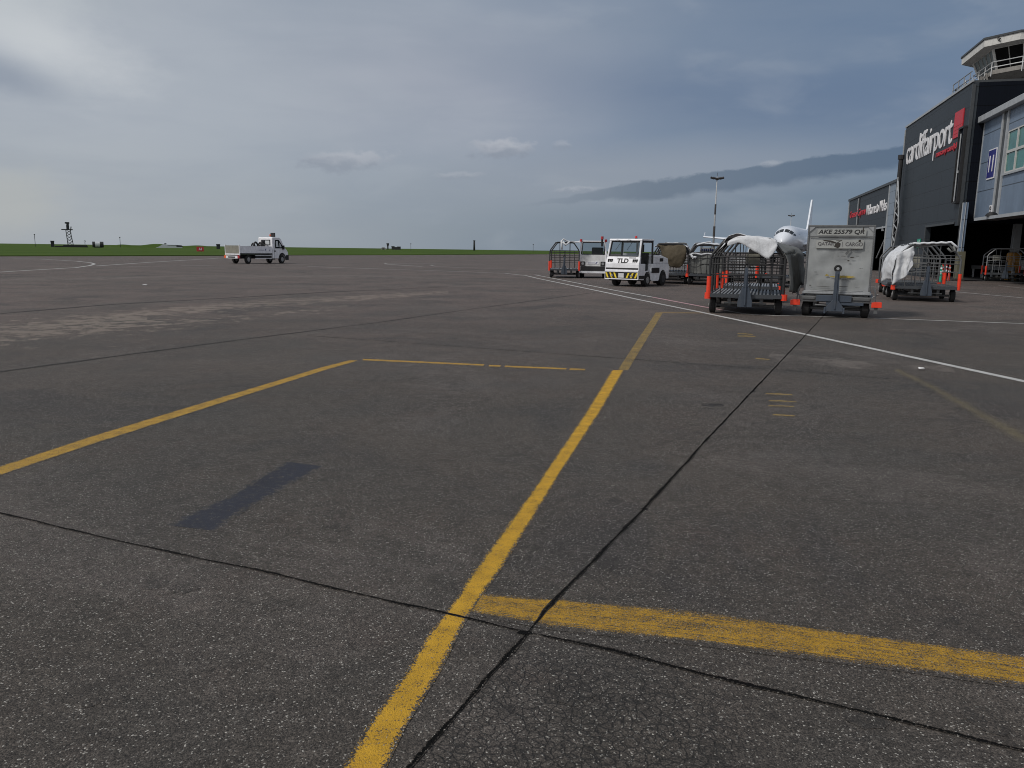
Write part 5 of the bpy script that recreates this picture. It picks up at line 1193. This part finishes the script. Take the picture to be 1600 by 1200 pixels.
# ---- loader truck in front of the airliner
q = gp(1247, 409.5); LT = thing('service_loader', 'white loader truck with raised platform parked below the airliner nose', 'truck', q, R(-6))
b = MB(); b.box(-1.6, 4.2, -1.1, 1.1, .62, .95); b.build('chassis', 'dull_white', LT, bevel=.03)
b = MB(); b.box(-1.6, 4.2, -1.12, 1.1, 1.25, 1.42); b.box(-1.5, 4.1, -1.0, 1.0, 1.0, 1.25); b.build('deck', 'galv_dark', LT)
b = MB(); b.box(-.2, 4.2, -1.0, 1.0, 2.3, 3.1); b.build('platform', 'galv', LT, bevel=.03)
b = MB()
for x in (-.1, 2, 4.1): b.tube([(x, -1.0, 3.1), (x, -1.0, 3.75)], .04, 6)
b.tube([(-.1, -1.0, 3.7), (4.1, -1.0, 3.7)], .04, 6); b.build('platform_rail', 'rail_white', LT)
b = MB(); b.tube([(.1, -.9, 1.4), (3.6, -.9, 2.4)], .09, 6); b.tube([(3.6, -.9, 1.4), (.1, -.9, 2.4)], .09, 6); b.build('scissor_arm', 'black_frame', LT)
b = MB(); b.box(-2.0, -1.6, -1.15, 1.1, .5, 1.1); b.box(1.0, 1.4, -1.15, -1.0, 1.0, 1.9); b.build('step', 'white_paint', LT)
for x in (-.2, 3.3):
    for y in (-.95, .95):
        wheel(LT, x, y, .45, .3).rotation_euler = (0, 0, math.pi/2)
# ---- floodlight masts
def mast(x, ybase, hgt, label, dist_):
    d = Vector(((x-800)/1200*dist_*1.0, dist_, 0)); t_ = thing('floodlight_mast', label, 'light mast', d, 0)
    b = MB(); b.tube([(0, 0, 0), (0, 0, hgt*.5), (0, 0, hgt)], .19, 10, r1=.07); b.build('pole', 'mast_grey', t_, smooth=True)
    b = MB(); b.tube([(0, 0, hgt*.30), (0, 0, hgt*.42)], .185, 10); b.build('pole_sleeve', 'mast_dark', t_); b = MB(); b.tube([(0, 0, hgt*.56), (0, 0, hgt*.68)], .14, 10); b.build('pole_sleeve', 'mast_dark', t_)
    b = MB(); b.tube([(-.75, 0, hgt-.35), (.75, 0, hgt-.35)], .05, 6); b.tube([(0, 0, hgt), (0, 0, hgt+.6)], .03, 6); b.tube([(0, 0, hgt-.55), (0, 0, hgt-.2)], .2, 8); hd = b.build('head_frame', 'mast_dark', t_)
    for s_ in (-1, 1):
        for k in range(2):
            bb = MB(); bb.box(-.32, .32, -.14, .14, -.13, .13); l_ = bb.build('floodlight', 'mast_dark', hd, loc=(s_*(.35+.42*k), -.1, hgt-.30+.05*k)); l_.rotation_euler = (.5, -s_*.28, 0)
mast(1106.5, 0, 13.6, 'tall grey floodlight mast standing beyond the carts left of the airliner', 128)
mast(1223, 0, 14.2, 'small distant floodlight mast just above the airliner nose', 262)
# ---- things on the skyline beyond the grass
def sky_at(x, dist_): a = azim(x); return Vector((math.sin(a)*dist_, math.cos(a)*dist_, .2))
def zt(x, y, dist_): return 1.5 + dist_*math.cos(azim(x))*((390.5+.0131*(x-800))-y)/1200*(1/ math.cos(PITCH))
d0 = 360
rt = thing('radar_tower', 'lattice radar tower rising from a low bunker on the left horizon', 'tower', sky_at(108, d0), -azim(108))
k_ = d0/1200*.93
b = MB(); hT = 24*k_*1.02; wT = 1.2
for s_ in (-1, 1):
    for s2_ in (-1, 1): b.tube([(s_*wT*.8+.6, s2_*wT*.8, 0), (s_*wT*.62, s2_*wT*.6, hT)], .14, 5)
n = 6
for k in range(n):
    z0_, z1_ = hT*k/n, hT*(k+1)/n
    b.tube([(-wT*.7+.3, -wT*.7, z0_), (wT*.7+.3, -wT*.7, z1_)], .10, 4); b.tube([(wT*.7+.3, wT*.7, z0_), (-wT*.7+.3, wT*.7, z1_)], .08, 4)
b.build('lattice', 'far_dark', rt)
b = MB(); b.box(-2.3, 1.7, -1.1, 1.1, hT, hT+.35); b.build('platform', 'far_dark', rt)
b = MB(); b.box(-.5, .5, -.5, .5, hT+.35, hT+1.9); b.box(-.9, .7, -.3, .3, hT+2.5, hT+3.1); b.box(-.4, .5, -.2, .2, hT+1.9, hT+2.5); b.tube([(1.0, 0, hT+.3), (1.2, 0, hT+1.4)], .2, 6); b.build('radar_head', 'far_dark', rt)
b = MB(); b.prism([(-5.2, 0), (-4.9, .5), (-2.2, .6), (-1.9, .95), (6.2, .95), (6.6, .2), (6.6, 0)], -2, 2, 'y'); b.build('bunker', 'far_dark', rt)
b = MB(); b.tube([(5.6, 0, 1.1), (5.6, 0, 2.3)], .09, 5); b.ring((5.6, 0, 2.5), .3, .06, 'y', 12, 4); b.build('aerial', 'far_dark', rt)
tk = thing('storage_tank', 'white banded cylinder tank with dark ends right of the radar tower', 'tank', sky_at(153, 350), -azim(150))
b = MB(); b.tube([(-1.6, 0, 1.3), (1.6, 0, 1.3)], 1.1, 18); b.build('shell', 'far_white', tk)
b = MB(); b.tube([(-1.95, 0, 1.3), (-1.0, 0, 1.3)], 1.13, 18); b.tube([(.7, 0, 1.3), (2.0, 0, 1.3)], 1.13, 18); b.build('end_band', 'far_dark', tk)
b = MB(); b.box(-1.5, 1.5, -.6, .6, 0, .35); b.build('cradle', 'far_dark', tk)
hg = thing('curved_roof_hangar', 'long low white hangar with a curved roof end on the left horizon', 'building', sky_at(264, 455), -azim(266)); hg.scale = (.62, .62, .62)
kk = 700/1200*1.0
b = MB(); b.prism([(-13*kk-3, 0), (-13*kk, 1.2), (-8*kk, 3.0), (-5*kk, 3.4), (-3*kk, 2.6), (14*kk, 2.4), (18*kk, 1.6), (18*kk, 0)], -6, 6, 'y'); b.build('shell', 'far_white', hg)
b = MB(); b.prism([(-7*kk, 3.35), (-5*kk, 4.0), (-3*kk, 3.6), (-3*kk, 3.2)], -6.1, 6.1, 'y'); b.prism([(10*kk, 1.0), (10*kk, 2.5), (17*kk, 2.3), (19*kk, 1.0)], -6.1, 6.1, 'y'); b.prism([(-2*kk, 2.62), (10*kk, 2.48), (10*kk, 2.1), (-2*kk, 2.2)], -6.1, 6.1, 'y'); b.build('dark_roof', 'far_dark', hg)
sg2 = thing('taxiway_sign', 'small red taxiway sign with white characters on the grass left of the truck', 'sign', gp(313, 394.5), -azim(313))
kz = sg2.location.length/1200
b = MB(); b.box(-5*kz*.95, 5*kz*.95, -.1, .1, .25, .25+6.6*kz); b.build('panel', 'sign_red', sg2)
text_obj('A3', 'characters', 'sign_white', sg2, (-.9*kz*2.2, -.12, .25+1.6*kz), (1, 0, 0), (0, 0, 1), 4.4*kz, 3.6*kz, bold=.03, ext=.02)
b = MB(); b.box(-.3, -.2, -.05, .05, 0, .25); b.box(.2, .3, -.05, .05, 0, .25); b.build('post', 'far_dark', sg2)
wt = thing('water_tower', 'tiny water tower on a stalk on the middle horizon', 'tower', sky_at(606, 800), -azim(606)); k_ = 800/1200
b = MB(); b.tube([(0, 0, 0), (0, 0, 5.5*k_)], .7, 8); b.build('stalk', 'far_dark', wt); b = MB(); b.tube([(0, 0, 5.0*k_), (0, 0, 7.0*k_), (0, 0, 9.5*k_)], .8, 10, r1=1.5); b.build('tank', 'far_dark', wt)
hb_ = thing('flat_roofed_hut', 'small flat roofed hut beside the tiny water tower', 'building', sky_at(619, 800), -azim(619))
b = MB(); b.box(-4.6, 4.6, -3, 3, 0, 4.0*k_); b.build('wall', 'far_dark', hb_); b = MB(); b.box(-4.8, -1.5, -3.1, 3.1, 4.0*k_, 5.2*k_); b.box(1, 4.6, -3.1, 3.1, 4.0*k_, 4.8*k_); b.build('roof', 'far_dark', hb_)
hb_ = thing('domed_hut', 'small domed hut left of the tiny water tower', 'building', sky_at(599, 800), -azim(599))
b = MB(); b.prism([(-4*k_, 0), (-3.4*k_, 2*k_), (-1.5*k_, 3.3*k_), (1.5*k_, 3.3*k_), (3.4*k_, 2*k_), (4*k_, 0)], -3, 3, 'y'); b.build('shell', 'slab_grey', hb_); b = MB(); b.box(-1, 1, -3.05, -3.01, 0, 1.2); b.build('door', 'far_dark', hb_)
ch_ = thing('chimney_stack', 'dark upright chimney stack on the horizon between the truck and the carts', 'chimney', sky_at(741, 900), 0)
b = MB(); b.tube([(0, 0, 0), (0, 0, 11.0)], 1.15, 12, r1=1.0); b.build('stack', 'far_dark', ch_, smooth=True); b = MB(); b.tube([(0, 0, 11.0), (0, 0, 11.6)], 1.25, 12); b.build('rim', 'far_dark', ch_)
for (x, h_, lb) in ((642, 3.6, 'thin aerial pole right of the small flat roofed hut'), (55, 5.2, 'thin aerial pole left of the radar tower'), (188, 4.6, 'thin aerial pole between the banded tank and white hangar'), (833, 4.2, 'thin distant aerial pole just left of the cart row')):
    t_ = thing('aerial_pole', lb, 'pole', sky_at(x, 420), 0, 'thin poles on the horizon'); b = MB(); b.tube([(0, 0, 0), (0, 0, h_)], .10, 6); b.build('pole', 'far_dark', t_); b = MB(); b.box(-.25, .25, -.1, .1, h_, h_+.4); b.build('head', 'far_dark', t_)
for (x, w_, h_, lb) in ((82, 1.3, 2.6, 'small dark equipment cabinet on the skyline left of the radar bunker'), (341, 1.6, 2.2, 'small dark equipment cabinet on the skyline left of the truck')):
    t_ = thing('equipment_cabinet', lb, 'cabinet', sky_at(x, 380), -azim(x)); b = MB(); b.box(-w_/2, w_/2, -.5, .5, 0, h_*.85); b.build('case', 'far_dark', t_, bevel=.1); b = MB(); b.box(-w_/2-.1, w_/2+.1, -.6, .6, h_*.85, h_); b.build('lid', 'far_dark', t_)
# low rise of turf along the left skyline
b = MB(); n = 60
for k in range(n):
    def HP(kk_, r_):
        x = 150+(350-150)*kk_/n; d = sky_at(x, 500); f = kk_/n
        h_ = (1.6*math.exp(-((f-.2)/.10)**2)+2.3*math.exp(-((f-.48)/.16)**2)+1.7*math.exp(-((f-.80)/.14)**2))
        return Vector((d.x, d.y, 0))*(1+r_*.06)+Vector((0, 0, h_*(1-r_*r_)))
    for r_ in (-1, -.5, 0, .5): b.face([HP(k, r_), HP(k+1, r_), HP(k+1, r_+.5), HP(k, r_+.5)])
struct(b.build('grass_rise', 'grass', weld=True), 'structure')
